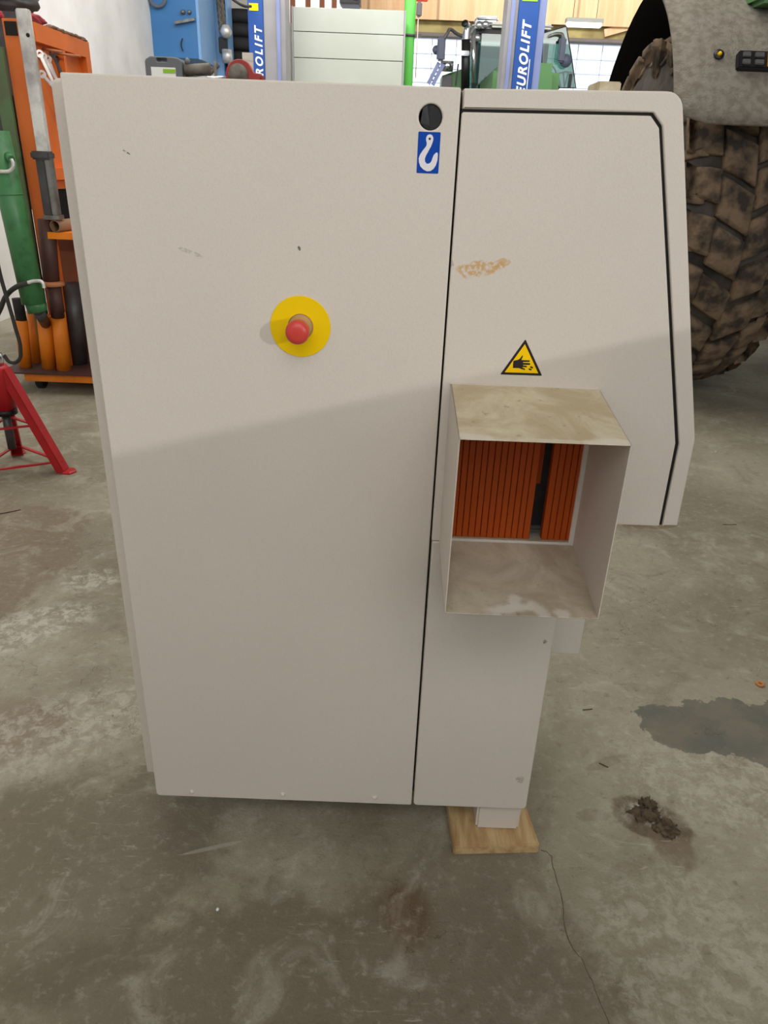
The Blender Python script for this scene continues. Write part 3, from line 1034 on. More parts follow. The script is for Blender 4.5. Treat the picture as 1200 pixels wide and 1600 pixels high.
op = box('post_opening', (-1.989, 4.335, 1.812), (-1.929, 4.345, 1.872), M_dark, tr)
box('shelf', (-1.90, 4.20, 0.865), (-1.50, 4.60, 0.90), M_or2, tr)
box('lower_crate', (-2.03, 4.62, tz + 0.008), (-1.48, 5.05, 0.84), M_box, tr)
box('tool_case', (-2.03, 4.62, 0.845), (-1.48, 5.05, 1.095), M_fblack, tr, bev=0.01)
box('side_sheet', (-2.36, 4.60, 0.98), (-2.001, 4.612, 1.95), M_darksteel, tr)
box('sheet_bracket', (-2.02, 4.42, 1.50), (-2.00, 4.60, 1.56), M_darksteel, tr)
box('support_strut', (-1.54, 4.54, tz), (-1.51, 4.58, 0.866), M_or, tr)


def socket(px0, py0, px1, py1, Y, r, name='tube_socket'):
    a, b = P(px0, py0, Y), P(px1, py1, Y)
    b = Vector((b.x, Y, tz + 0.008))
    return cyl(name, a, b, r, M_or2, tr)


def px_radius(px_w, Y=4.3):
    return px_w / 1150 * Y * 0.98 / 2


socket(33, 500, 40, 570, 4.30, px_radius(19))
socket(52, 486, 58, 568, 4.42, px_radius(20))
socket(69, 493, 77, 570, 4.30, px_radius(23))
socket(91, 487, 98, 562, 4.27, px_radius(22))

# props standing in the trolley
a, b = P(37, 14, 4.22), P(63, 236, 4.22)
sp_ = thing('steel_prop', (a.x, 4.22, 0.13), 'tall silver square steel prop standing in front of the orange trolley board', 'prop')
tp = boxbm((-0.030, -0.022, b.z - 0.02), (0.030, 0.022, a.z), 0.005)
tp.transform(Matrix.Translation((-1.834, 4.22, 0)))
obj('inner_tube', mesh(tp), M_galv, sp_)
lathe('pin_hole', [(0, 0.0), (0.009, 0.0), (0.009, 0.002), (0, 0.002)], (-1.818, 4.198, 1.80), M_dark, sp_, axis=(0, -1, 0), seg=16)
tp2 = boxbm((-0.045, -0.03, 0.985), (0.0, 0.03, b.z - 0.02), 0.004)
tp2.transform(Matrix.Translation((-1.826, 4.215, 0)))
obj('outer_tube', mesh(tp2), M_darksteel, sp_)
tp3 = boxbm((0.0, -0.028, 0.985), (0.028, 0.03, b.z - 0.02), 0.004)
tp3.transform(Matrix.Translation((-1.826, 4.215, 0)))
obj('edge_strip', mesh(tp3), M_steel, sp_)
c1 = boxbm((-0.062, -0.045, b.z - 0.04), (0.035, 0.035, b.z), 0.008)
c1.transform(Matrix.Translation((-1.826, 4.215, 0)))
obj('lock_collar', mesh(c1), M_darksteel, sp_)
box('joint_plate', (-1.875, 4.18, 0.965), (-1.79, 4.25, 0.985), M_steel, sp_)
cyl('lower_pipe', P(81, 446, 4.24), P(72, 343, 4.24), 0.044, M_maroon, sp_)
lathe('flange', [(0, 0), (0.066, 0), (0.066, 0.018), (0.05, 0.024), (0.0, 0.024)], P(82, 446, 4.24), M_brown, sp_)
cyl('lower_pipe', P(91, 495, 4.26), P(84, 446, 4.24), 0.038, M_maroon, sp_)

cy2 = cyl('steel_pipe', (P(124, 568, 4.42).x, 4.42, tz + 0.009), P(112, 442, 4.42), 0.050, M_darksteel)
tag(cy2, 'dark grey upright steel pipe on the trolley tray, beside the machine', 'pipe')
cyb = cyl('rod_stub', P(34, 503, 4.30), P(27, 466, 4.30), 0.030, M_rubber)
tag(cyb, 'short black bar standing in the leftmost orange socket', 'bar')
# horizontal tube on the shelf pointing at the viewer
ta, tbb = P(91, 340, 4.25), P(99, 318, 4.55)
hp = bmesh.new()
d_ = Vector((0.06, 0.35, 0.0))
join(hp, lathebm([(0.026, 0.0), (0.030, 0.0), (0.030, 0.42), (0.026, 0.42), (0.026, 0.0)], (ta.x, 4.19, 0.932), axis=d_.normalized(), seg=24))
tag(obj('tube_offcut', mesh(hp), M_pipeb, smooth=True), 'brown tube offcut lying on the orange trolley shelf with its open end forward', 'tube')
# green flat bar
tag(box('steel_bar', (-2.075, 4.315, tz + 0.008), (-2.008, 4.335, 1.76), M_olive), 'dull green flat steel bar standing upright behind the green hydraulic cylinder', 'bar')
pr = P(30, 250, 4.37)
tag(cyl('gap_filler_bar', (pr.x, 4.37, tz + 0.009), (pr.x, 4.37, 1.55), 0.022, M_rubber), 'black filler bar added in the dark gap between the green flat bar and the orange post', 'bar')  # bar added to darken the gap beside the orange post
# hydraulic cylinder
a, b = P(-6, 205, 4.1), P(53, 474, 4.1)
hc = thing('hydraulic_cylinder', (b.x, 4.1, 0.13), 'green hydraulic cylinder leaning in an orange socket of the trolley', 'hydraulic cylinder')
cyl('barrel', b, a, 0.062, M_green, hc)
ax = (b - a).normalized()
cyl('gland', b - ax * 0.02 + Vector((0.004, 0, 0)), b + ax * 0.045 + Vector((0.012, 0, 0)), 0.052, M_green, hc)
cyl('weld_ring', a.lerp(b, 0.34), a.lerp(b, 0.35), 0.0635, M_green, hc)
p_s = P(66, 489, 4.22)
cyl('rod', b + ax * 0.04 + Vector((0.01, 0.01, 0)), P(71, 505, 4.27), 0.03, M_darksteel, hc)
t0 = P(18, 249, 4.03)
cyl('port', P(12, 243, 4.06), t0, 0.018, M_green, hc)
tube('fitting', [t0, P(21, 258, 4.02), P(17, 266, 4.02), P(0, 268, 4.02), P(-12, 268, 4.02)], 0.009, M_galv, hc)
hs = tube('hydraulic_hose', [P(-8, 500, 4.02), P(0, 484, 4.02), P(10, 462, 4.02), P(28, 447, 4.02), P(44, 442, 4.02)], 0.013, M_hose)
tag(hs, 'black hydraulic hose curving up to the foot of the green cylinder', 'hose')
tube('hose_fitting', [P(42, 442, 4.02), P(56, 439, 4.02), P(66, 441, 4.02), P(69, 450, 4.02)], 0.009, M_galv, hs)
hs2 = tube('hydraulic_hose', [P(-6, 400, 3.98), P(1, 432, 3.98), P(12, 470, 3.98), P(24, 512, 3.98), P(32, 545, 3.98), P(29, 563, 3.98), P(16, 566, 3.98), P(6, 555, 3.98)], 0.010, M_hose)
tag(hs2, 'black hydraulic hose hanging in a loop beside the jack stand top', 'hose')

# wrenches hung on rods of the board
rods = []
for i, (px, py, Y) in enumerate([(66, 80, 4.55), (80, 86, 4.70), (92, 87, 4.80)]):
    p = P(px, py, Y)
    rods.append(p)
    cyl('hook_rod', (xb, p.y, p.z + 0.01), (xb + 0.11, p.y - 0.01, p.z), 0.006, M_brown, tr)


def wrench(px, py, Y, L, ang, label, m=M_galv):
    p = P(px, py, Y)
    root = thing('wrench', p, label, 'wrench')
    bm = beambm((0, 0, 0), (0, 0, -L), 0.016, 0.006, ref=(0, 1, 0), bev=0.002)
    join(bm, lathebm([(0.009, -0.004), (0.019, -0.004), (0.019, 0.004), (0.009, 0.004), (0.009, -0.004)], (0, 0, 0.0), axis=(0, 1, 0), seg=18))
    jaw = [(-0.022, 0.012), (-0.024, -0.014), (-0.010, -0.030), (-0.009, -0.014), (0.009, -0.014), (0.010, -0.030), (0.024, -0.014), (0.022, 0.012)]
    me = plate_mesh([[(q[0], q[1] - L) for q in jaw]], -0.004, 0.004, 0.0008)
    bm.from_mesh(me)
    bm.transform(Matrix.Translation(p) @ Matrix.Rotation(ang[1], 4, 'Z') @ Matrix.Rotation(ang[0], 4, 'Y'))
    obj('handle', mesh(bm), m, root)
    return root


wrench(62, 84, 4.50, 0.26, (-0.35, 0.5), 'silver ring wrench hanging nearest the steel prop')
wrench(68, 88, 4.52, 0.24, (-0.45, 0.3), 'silver wrench hanging second from the steel prop')
wrench(75, 92, 4.60, 0.20, (-0.30, 0.2), 'silver wrench hanging third from the steel prop')
wrench(82, 84, 4.66, 0.26, (-0.35, 0.2), 'dark steel wrench hanging farthest right on the orange board', M_darksteel)
wrench(66, 116, 4.40, 0.18, (-0.7, 0.3), 'silver wrench hanging lowest, next to the machine edge')
wrench(71, 98, 4.56, 0.20, (-0.55, 0.25), 'silver wrench hanging crosswise between the other silver wrenches')
wrench(87, 92, 4.74, 0.18, (-0.25, 0.1), 'short dark wrench hanging beside the board divider', M_darksteel)
# clutter on top of the board
rr = lump((xb + 0.01, 4.50, 1.905), (0.028, 0.10, 0.022), 2, 0.25, 1.2)
tag(obj('rag', mesh(rr), M_redrag, smooth=True), 'dark red rag folded on top of the orange board', 'rag')
for i, Y in enumerate((4.68, 4.79, 4.90, 5.01, 5.10)):
    s = tag(obj('rag', mesh(lump((xb + 0.01, Y, 1.892), (0.026, 0.055, 0.013), 11 + i, 0.4, 1.6, 3)), M_ragbrown, smooth=True),
            ['brown rag directly behind the red rag on the board', 'brown rag second behind the red rag on the board', 'grey-brown rag third behind the red rag on the board', 'brown rag fourth behind the red rag on the board', 'brown rag at the far end of the board top'][i], 'rag')
cl = lump((-2.13, 4.7, 2.01), (0.14, 0.2, 0.055), 21, 0.25, 1.3)
tag(obj('tarpaulin', mesh(cl), M_cloth, smooth=True), 'grey folded tarpaulin on the steel sheet at the top left corner', 'tarpaulin')
tag(obj('red_cap', mesh(lump((-2.02, 4.36, 1.900), (0.022, 0.03, 0.018), 31, 0.2, 1.3)), M_redrag, smooth=True), 'small pinkish red cloth on the trolley post head', 'cloth')

# ================================================================== MIDDLE DISTANCE, above the machine
# grey cabinet that carries the canister
sc = thing('storage_cabinet', (-1.25, 6.15, 0), 'grey steel storage cabinet behind the machine, under the canister', 'cabinet')
ztop = 1.745
box('body', (-1.86, 5.9, 0.04), (-0.72, 6.4, ztop), M_shelf, sc, bev=0.004)
box('door', (-1.84, 5.885, 0.08), (-1.30, 5.899, ztop - 0.04), M_shelf, sc)
box('door', (-1.28, 5.885, 0.08), (-0.74, 5.899, ztop - 0.04), M_shelf, sc)
box('plinth', (-1.84, 5.95, 0), (-0.74, 6.38, 0.04), M_black, sc)
cz = ztop
cn = thing('canister', (-1.655, 6.0, cz), 'grey plastic canister with a white and green label, on the grey cabinet', 'canister')
x0, x1 = P(230, 105, 6).x, P(287, 105, 6).x
zt_ = 1.905
body = plate_mesh([rounded([(x0, cz), (x1, cz), (x1, zt_ - 0.01), (x1 - 0.055, zt_), (x0 + 0.04, zt_), (x0, zt_ - 0.02)], [0.012, 0.012, 0.03, 0.02, 0.02, 0.03]),
                   rounded([(x0 + 0.085, zt_ - 0.030), (x0 + 0.155, zt_ - 0.030), (x0 + 0.155, zt_ - 0.012), (x0 + 0.085, zt_ - 0.012)], 0.006)], 5.95, 6.07, 0.008)
obj('body', body, M_canister, cn)
lab_ = box('label_field', (x0 + 0.042, 5.946, cz), (x1 - 0.045, 5.949, zt_ - 0.065), M_label, cn)
box('green_stripe', (x0 + 0.125, 5.944, zt_ - 0.10), (x1 - 0.047, 5.9455, zt_ - 0.075), M_lime, lab_)
# clutter: grey power tool, clamp, red saw guard
tl = thing('power_tool', (-1.44, 6.0, cz), 'grey dusty power tool lying between the canister and the red circular saw', 'power tool')
cyl('motor', (-1.52, 6.0, cz + 0.085), (-1.34, 6.0, cz + 0.10), 0.038, M_tank, tl)
box('base', (-1.53, 5.96, cz), (-1.26, 6.08, cz + 0.035), M_tank, tl, bev=0.006)
beam('handle', (-1.40, 6.0, cz + 0.03), (-1.28, 6.0, cz + 0.13), 0.03, 0.03, M_tank, tl, bev=0.006)
beam('stand', (-1.30, 5.99, cz), (-1.305, 5.99, cz + 0.15), 0.02, 0.02, M_steel, tl, bev=0.003)
cyl('shaft', (-1.45, 5.95, cz + 0.04), (-1.22, 5.95, cz + 0.045), 0.012, M_chrome, tl)
lathe('knob', [(0, 0), (0.018, 0), (0.02, 0.03), (0, 0.045)], (-1.50, 6.0, cz + 0.12), M_canister, tl, seg=18)
sw = thing('circular_saw', (-1.12, 6.0, cz), 'red circular saw on the grey cabinet beside the blue lift post', 'saw')
guard = [(-1.23, cz + 0.005)] + [(-1.13 + 0.1 * math.cos(a), cz + 0.065 + 0.1 * math.sin(a)) for a in [PI - i * PI / 14 for i in range(11)]] + [(-1.03, cz + 0.085), (-0.98, cz + 0.08), (-0.985, cz + 0.055), (-1.0, cz + 0.005)]
plate('guard', [guard], 5.97, 6.03, M_sawred, sw, bev=0.006)
lathe('blade', [(0, 0), (0.068, 0), (0.068, 0.003), (0, 0.003)], (-1.14, 5.96, cz + 0.070), M_tank, sw, axis=(0, -1, 0), seg=40)
beam('grip', (-1.02, 6.0, cz + 0.075), (-0.96, 6.0, cz + 0.045), 0.03, 0.03, M_sawred, sw, bev=0.006)
wbx = box('carton', (-1.255, 6.10, cz), (-1.20, 6.20, cz + 0.095), M_label)
tag(wbx, 'small white carton behind the red circular saw', 'carton')
plk = tag(box('wooden_board', (P(379, 100, 6.2).x, 6.20, cz), (P(395, 100, 6.2).x, 6.23, P(385, 82, 6.2).z), M_boardwood), 'pale weathered board standing upright beside the blue lift post', 'board')

# blue cabinet on the left wall
bc = thing('wall_cabinet', (-2.95, 11.5, 2.4), 'large blue steel cabinet fixed to the white left wall', 'cabinet')
box('body', (-3.219, 11.15, 2.405), (-2.635, 12.05, 3.9), M_cabblue, bc, bev=0.004)
box('side_panel', (-2.634, 11.15, 2.40), (-2.60, 12.05, 3.9), M_cabsky, bc)
for (px, py, r) in ((286, 19, 0.030), (296, 19, 0.026)):
    p = P(px, py, 11.14)
    lathe('knob', [(0, 0), (r, 0), (r * 0.8, 0.04), (0, 0.05)], (p.x, 11.15, p.z), M_steel, bc, axis=(0, -1, 0), seg=18)
p, q = P(273, 36, 11.1), P(304, 30, 11.1)
beam('handle', (p.x, 11.11, p.z), (q.x, 11.11, q.z), 0.05, 0.03, M_steel, bc)
p, q = P(283, 60, 11.1), P(288, 78, 11.1)
tube('cable', [P(285, 60, 11.13), P(283, 70, 11.12), P(286, 80, 11.13)], 0.008, M_rubber, bc)
tube('cable_loop', [P(232, -8, 11.1), P(238, 6, 11.1), P(248, 10, 11.1), P(257, 4, 11.1), P(258, -8, 11.1)], 0.02, M_canister, bc)
# blue press frame beside it, with a chain hoist
bf = thing('press_frame', (P(345, 100, 12.2).x, 12.3, 0), 'light blue steel frame standing between the blue cabinet and the stacked tyres', 'frame')
fx0, fx1 = P(331, 50, 12.2).x, P(357, 50, 12.2).x
box('upright', (fx0, 12.2, 0), (fx0 + 0.15, 12.5, 4.2), M_cabsky, bf, bev=0.004)
box('inner_channel', (fx0 + 0.15, 12.32, 0), (fx1 - 0.03, 12.48, 4.2), M_black, bf)
box('edge', (fx1 - 0.03, 12.2, 0), (fx1, 12.5, 4.2), M_cabsky, bf)
for (y0_, y1_) in ((38, 60), (80, 98)):
    pz0, pz1 = P(350, y1_, 12.2).z, P(350, y0_, 12.2).z
    box('cross_plate', (fx0 + 0.15, 12.22, pz0), (fx1 - 0.03, 12.30, pz1), M_cabsky, bf)
ch = thing('chain_hoist', P(345, 20, 12.0), 'dark rusty chain with a hook block hanging on the light blue frame', 'chain')
cb = bmesh.new()
prev = None
for i in range(11):
    p = P(342 + (i % 2) * 1.5 + i * 0.5, -6 + i * 5.2, 12.05)
    t_ = tube_mesh([p + Vector((0.035 * math.cos(t), 0.008 * math.cos(t) * (1 if i % 2 else -1), 0.05 * math.sin(t))) for t in [j * PI / 4 for j in range(8)]], 0.016, cyclic=True)
    cb.from_mesh(t_)
obj('chain', mesh(cb), M_tank, ch, smooth=True)
lathe('hook_block', [(0, -0.08), (0.05, -0.07), (0.085, 0), (0.05, 0.08), (0, 0.09)], P(353, 50, 12.0), M_galv, ch, seg=20)
p = P(350, 70, 12.05)
box('hanging_strap', (p.x - 0.07, 12.02, P(350, 84, 12.05).z), (p.x + 0.05, 12.08, P(350, 58, 12.05).z), M_black, ch, bev=0.01)
p = P(355, 88, 12.0)
lathe('weight', [(0, -0.08), (0.07, -0.08), (0.07, 0.08), (0, 0.08)], p, M_galv, ch, seg=20)

# stack of tyres on a rack
tyx = P(378, 50, 12.9).x
rk = thing('tyre_rack', (tyx, 12.9, 0), 'dark steel rack carrying the stacked car tyres', 'rack')
zs = [P(375, yy, 12.9).z for yy in (18.5, 38, 60, 80, 99, 122)]
rz = zs[-1] - 0.02
box('deck', (tyx - 0.4, 12.5, rz - 0.05), (tyx + 0.4, 13.3, rz), M_darksteel, rk)
for sx in (-0.37, 0.37):
    for sy in (12.53, 13.27):
        box('leg', (tyx + sx - 0.03, sy - 0.03, 0), (tyx + sx + 0.03, sy + 0.03, rz - 0.05), M_darksteel, rk)
h_ = (zs[0] - rz) / 5
prof = [(0.19, 0.02), (0.24, 0.0), (0.30, 0.0), (0.335, 0.03), (0.345, 0.06), (0.345, h_ - 0.06), (0.335, h_ - 0.03), (0.30, h_ - 0.002), (0.24, h_ - 0.002), (0.19, h_ - 0.02), (0.19, 0.02)]
tm = mesh(lathebm(prof, (0, 0, 0), seg=48))
names = ['bottom black car tyre of the stack beside the blue lift post', 'black car tyre second from the bottom of the stack', 'middle black car tyre of the stack', 'black car tyre second from the top of the stack', 'topmost black car tyre of the stack']
t0_ = obj('car_tyre', tm, M_rubber, smooth=True)
for i in range(5):
    t_ = t0_ if i == 0 else t0_.copy()
    if i:
        COL.objects.link(t_)
    t_.location = (tyx + 0.012 * (-1) ** i, 12.9, rz + i * h_)
    tag(t_, names[i], 'tyre', 'stacked car tyres')


# two-post lift
def vtext(body, x, y, z, size, m, parent, **kw):
    me = text_mesh(body, size, **kw)
    R_ = Matrix(((0, -1, 0, x), (0, 0, -1, y), (1, 0, 0, z), (0, 0, 0, 1)))
    me.transform(R_)
    return obj('lettering', me, m, parent)


def lift(xb0, xb1, xg0, xg1, side, label, zlab, tsz):
    root = thing('lift_post', ((xb0 + xg1) / 2, 8.6, 0), label, 'car lift', 'posts of the blue car lift')
    H_ = 3.9
    box('base_plate', (min(xb0, xg0) - 0.08, 8.35, 0), (max(xb1, xg1) + 0.08, 9.0, 0.02), M_darksteel, root)
    cov = box('cover', (xb0, 8.5, 0.02), (xb1, 8.85, H_), M_liftblue, root, bev=0.004)
    g_ = boxbm((xg0, 8.52, 0.02), (xg1, 8.86, H_), 0.003)
    obj('channel', mesh(g_), M_liftgrey, root)
    xm = xg0 + (xg1 - xg0) * (0.60 if side < 0 else 0.35)
    box('slide_rail', (xm, 8.505, 0.02), (xm + 0.035, 8.519, H_), M_liftsky, root)
    return root, cov


xs = lambda px: P(px, 60, 8.5).x
L1, cov1 = lift(xs(388.5), xs(412), xs(412) + 0.001, xs(446), -1, 'blue and grey car lift post nearer the stacked tyres', 60, 1)
R1, cov2 = lift(xs(806.5), xs(838), xs(789), xs(806.5) - 0.001, 1, 'blue and grey car lift post in front of the green tractor cab', 60, 1)
box('side_cover', (xs(838) + 0.001, 8.52, 0.02), (xs(850), 8.85, 3.9), M_liftsky, R1, bev=0.004)
zc = P(822, 90, 8.5).z
vtext('EUROLIFT', xs(822), 8.4975, zc - 0.015, 0.118, M_label, cov2, shear=0.25, bold=0.004, space=1.22)
zu0, zu1 = P(835, 140, 8.5).z, P(835, 46, 8.5).z
box('underline', (xs(830.5), 8.4965, zu0), (xs(831.8), 8.4995, zu1 - 0.25), M_label, cov2)
zc1 = P(404, 92, 8.5).z
vtext('EUROLIFT', xs(404.5), 8.4975, zc1 - 0.02, 0.100, M_label, cov1, shear=0.25, bold=0.003, space=1.35)
p = P(398, 11, 8.5)
yl = box('yellow_sticker', (xs(391), 8.496, p.z - 0.03), (xs(405), 8.4995, p.z + 0.03), M_yellow, cov1)
p = P(823, -1, 8.5)
box('yellow_sticker', (xs(810), 8.496, p.z - 0.015), (xs(834), 8.4995, p.z + 0.04), M_lime, cov2)
# black cable near the left post top
tag(tube('power_cable', [P(357, -6, 8.3), P(368, 2, 8.3), P(378, 8, 8.3), P(392, 10, 8.45)], 0.012, M_rubber), 'black cable slung to the top of the left lift post', 'cable')

# cream edge post and panel partition
tag(box('door_post', (P(447, 80, 9.2).x, 9.2, 0), (P(457, 80, 9.2).x, 9.3, P(450, 36, 9.2).z), mat('cream_post', (214, 206, 190), 0.6)), 'narrow cream post between the grey lift channel and the pale panel partition', 'post')
pn = thing('panel_partition', (-0.55, 9.2, 0), 'pale grey-green partition of stacked sandwich panels behind the machine', 'partition')
px0, px1 = P(459, 80, 9).x, P(630, 80, 9).x
zz = [P(545, yy, 9).z for yy in (13, 52, 93, 133)] + []
zz += [zz[3] - 0.23, 0.85, 0.0]
zz = [zz[0], zz[1], zz[2], zz[2] - (zz[1] - zz[2]), 1.55, 1.0, 0.5, 0.0]
for i in range(len(zz) - 1):
    box('panel', (px0, 9.0, zz[i + 1] + 0.003), (px1, 9.08, zz[i] - 0.003), M_panel, pn, bev=0.003, seg=1)
box('edge_profile', (px1 + 0.001, 8.99, 0), (px1 + 0.016, 9.45, zz[0]), M_shelf, pn)
box('edge_profile', (px0 - 0.016, 8.99, 0), (px0 - 0.001, 9.45, zz[0]), M_shelf, pn)
box('back_panel', (px0, 9.38, 0), (px1, 9.45, zz[0] - 0.005), M_panel, pn)
# grey heater high up
p0, p1 = P(531, 14, 14), P(563, 14, 14)
ht = thing('wall_heater', ((p0.x + p1.x) / 2, 14, p0.z), 'dark grey box heater hanging high over the pale partition', 'heater')
box('body', (p0.x, 13.9, p0.z + 0.05), (p1.x, 14.3, p0.z + 0.5), M_pendant, ht, bev=0.02)
box('outlet', (p1.x - 0.1, 13.88, p0.z + 0.1), (p1.x - 0.03, 13.899, p0.z + 0.3), M_black, ht)
cyl('hanger', ((p0.x + p1.x) / 2, 14.1, p0.z + 0.5), ((p0.x + p1.x) / 2, 14.1, 4.8), 0.015, M_darksteel, ht)
# green pole
gp = thing('green_pole', (P(639, 60, 9.6).x, 9.6, 0), 'bright green steel pole standing right of the pale partition', 'pole')
px_ = P(639, 60, 9.6).x
cyl('pole', (px_, 9.6, 0), (px_, 9.6, 4.8), 0.062, M_palegreen, gp)
zc_ = P(640, 54, 9.5).z
lathe('clamp', [(0.063, -0.012), (0.072, -0.012), (0.072, 0.012), (0.063, 0.012), (0.063, -0.012)], (px_, 9.6, zc_), M_darksteel, gp)
beam('clamp_bolt', (px_ + 0.06, 9.56, zc_), (px_ + 0.14, 9.56, zc_), 0.03, 0.03, M_darksteel, gp)
# hanging control pendant
pd = thing('crane_pendant', P(655, 15, 9.3), 'grey hanging switch pendant with an orange-red handle beside the green pole', 'switch')
p = P(655, 13, 9.3)
box('switch_box', (p.x - 0.03, 9.27, p.z - 0.075), (p.x + 0.03, 9.33, p.z + 0.055), M_pendant, pd, bev=0.012)
box('handle', (P(649, 2, 9.3).x, 9.28, p.z + 0.06), (P(669, 2, 9.3).x, 9.32, p.z + 0.115), M_alert, pd, bev=0.01)
cyl('cord', (p.x - 0.005, 9.3, P(651, 122, 9.3).z), (p.x - 0.005, 9.3, p.z - 0.075), 0.005, M_cord, pd)
cyl('hanging_cable', (p.x, 9.3, p.z + 0.11), (p.x, 9.3, 4.8), 0.006, M_cord, pd)
# fluorescent lamp
fl = thing('tube_lamp', P(912, 35, 13), 'lit white fluorescent tube lamp hanging before the far window', 'lamp')
p0, p1 = P(884, 37, 13), P(942, 37, 13)
box('housing', (p0.x, 12.95, p0.z + 0.02), (p1.x, 13.1, p0.z + 0.075), M_offwhite, fl, bev=0.005)
box('tube', (p0.x + 0.02, 12.96, p0.z - 0.03), (p1.x - 0.02, 13.09, p0.z + 0.019), M_tube, fl, bev=0.008)
for xx in (p0.x + 0.1, p1.x - 0.1):
    cyl('hanger', (xx, 13.03, p0.z + 0.075), (xx, 13.03, 4.8), 0.004, M_darksteel, fl)
# slanted boards near it
p0, p1 = P(944, 52, 15.86), P(982, 42, 15.86)
tag(obj('timber_plank', mesh(beambm(p0, p1 + Vector((0.5, 0, 0.15)), 0.06, 0.12)), M_ply), 'pale brown plank lying along the far girder right of the tube lamp', 'plank')

# ================================================================== FAR TRACTOR (front view)
TY = 12.0
tc_ = thing('tractor', (1.35, 12.6, 0), 'green tractor with a glazed cab facing the viewer behind the lift', 'tractor')


def T(px, py, Y=TY):
    return P(px, py, Y)


cab_l, cab_r = T(738, 100).x, 2.05
zb_, zt2 = 1.6, T(770, 46).z
# roof
rf = boxbm((T(765, 40).x, 11.9, T(770, 44).z), (cab_r, 13.4, T(770, 35).z), 0.03, 3)
boxbm((T(738, 40).x, 12.0, T(745, 46).z + 0.02), (T(800, 40).x, 13.3, T(750, 34).z), 0.04, 3, bm=rf)
obj('cab_roof', mesh(rf), M_offwhite, tc_)
lmp = [(749, 39, 0.045), (759, 38, 0.045), (738, 58, 0.045), (746, 59, 0.045)]
for (px, py, r) in lmp:
    p = T(px, py, 11.85)
    lathe('work_light', [(0, 0), (r, 0), (r, 0.03), (r * 0.7, 0.09), (0, 0.1)], (p.x, 11.85, p.z), M_chrome, tc_, axis=(0, 1, 0), seg=20)
bx_ = boxbm((T(743, 30).x, 11.95, T(750, 34).z), (T(779, 30).x, 12.3, T(750, 25).z), 0.03, 3)
obj('roof_beacon', mesh(bx_), M_chrome, tc_)
# pillars
for (xa, ya, xb_, yb_, Y) in [(746, 48, 739, 134, 12.0), (870, 40, 860, 134, 12.0)]:
    a, b = T(xa, ya, Y), T(xb_, yb_, Y)
    if xa > 800:
        a.x = b.x = 2.0
    beam('cab_pillar', Vector((a.x, Y, zt2)), Vector((b.x, Y, zb_)), 0.05, 0.06, M_black, tc_)
    beam('cab_pillar', Vector((a.x, 13.3, zt2)), Vector((b.x, 13.3, zb_)), 0.05, 0.06, M_black, tc_)
box('windscreen', (cab_l + 0.03, 12.01, zb_), (cab_r - 0.06, 12.02, zt2), M_cabglass, tc_)
box('rear_window', (cab_l + 0.03, 13.3, zb_), (cab_r - 0.06, 13.31, zt2), M_cabglass, tc_)
box('cab_header', (cab_l + 0.03, 12.0, T(770, 50).z - 0.02), (cab_r - 0.06, 12.07, T(770, 45).z), M_black, tc_)
box('cab_base', (cab_l, 12.0, 0.9), (cab_r, 13.4, zb_), M_tracgreen, tc_, bev=0.03)
seat = boxbm((1.2, 12.8, zb_), (1.75, 12.95, 2.5), 0.05)
boxbm((1.2, 12.5, zb_), (1.75, 12.9, 1.75), 0.05, bm=seat)
obj('driver_seat', mesh(seat), M_black, tc_)
box('dashboard', (1.15, 12.25, zb_), (1.80, 12.5, 2.22), mat('brown_dash', (84, 70, 60), 0.7), tc_, bev=0.04)
sw_ = tube('steering_wheel', [Vector((1.42 + 0.2 * math.cos(t), 12.35 + 0.05 * math.sin(t), 2.32 + 0.10 * math.sin(t))) for t in [j * PI / 6 for j in range(12)]], 0.016, M_black, tc_, cyclic=True)
bo = boxbm((T(764, 100, 10.9).x, 10.2, 0.9), (T(764, 100, 10.9).x + 0.80, 12.0, T(770, 106, 11).z), 0.10, 4)
obj('bonnet', mesh(bo), M_tracgreen, tc_)
gr = box('grille', (T(764, 100, 10.9).x + 0.08, 10.185, 0.95), (T(764, 100, 10.9).x + 0.72, 10.199, 1.9), M_darksteel, tc_, bev=0.004)
# exhaust
ex1 = cyl('exhaust', T(727, 140, 11.6), T(728, 62, 11.6), 0.058, M_black, tc_)
cyl('exhaust_shield', T(740, 130, 11.7), T(739, 52, 11.7), 0.032, M_chrome, tc_)
tube('exhaust_tip', [T(728, 64, 11.6), T(729, 50, 11.6), T(730, 42, 11.6), T(727, 36, 11.55)], 0.045, M_chrome, tc_)
lathe('exhaust_mouth', [(0, 0), (0.044, 0), (0.044, 0.01), (0, 0.01)], T(726.5, 37, 11.48), M_black, tc_, axis=(-0.4, -0.8, 0.3), seg=20)
box('exhaust_clamp', (T(718, 80, 11.5).x, 11.5, T(728, 87, 11.5).z), (T(734, 80, 11.5).x, 11.55, T(728, 79, 11.5).z), M_chrome, tc_, bev=0.01)
# air filter and steps at the left
cyl('air_filter', T(688, 103, 11.8), T(708, 104, 11.8), 0.065, M_chrome, tc_)
fd = plate_mesh([[(p.x, p.z) for p in (T(690, 140, 11.9), T(691, 118, 11.9), T(705, 113, 11.9), T(722, 108, 11.9), T(728, 112, 11.9), T(728, 142, 11.9))]], 11.9, 12.5, 0.02)
obj('front_mudguard', fd, M_tracgreen, tc_)
box('step_panel', (T(690.5, 130, 11.85).x, 11.86, T(700, 150, 11.85).z), (T(706, 130, 11.85).x, 11.89, T(700, 118, 11.85).z), M_pendant, tc_)
beam('handrail', T(712, 134, 11.7), T(716, 100, 11.7), 0.02, 0.02, M_black, tc_)
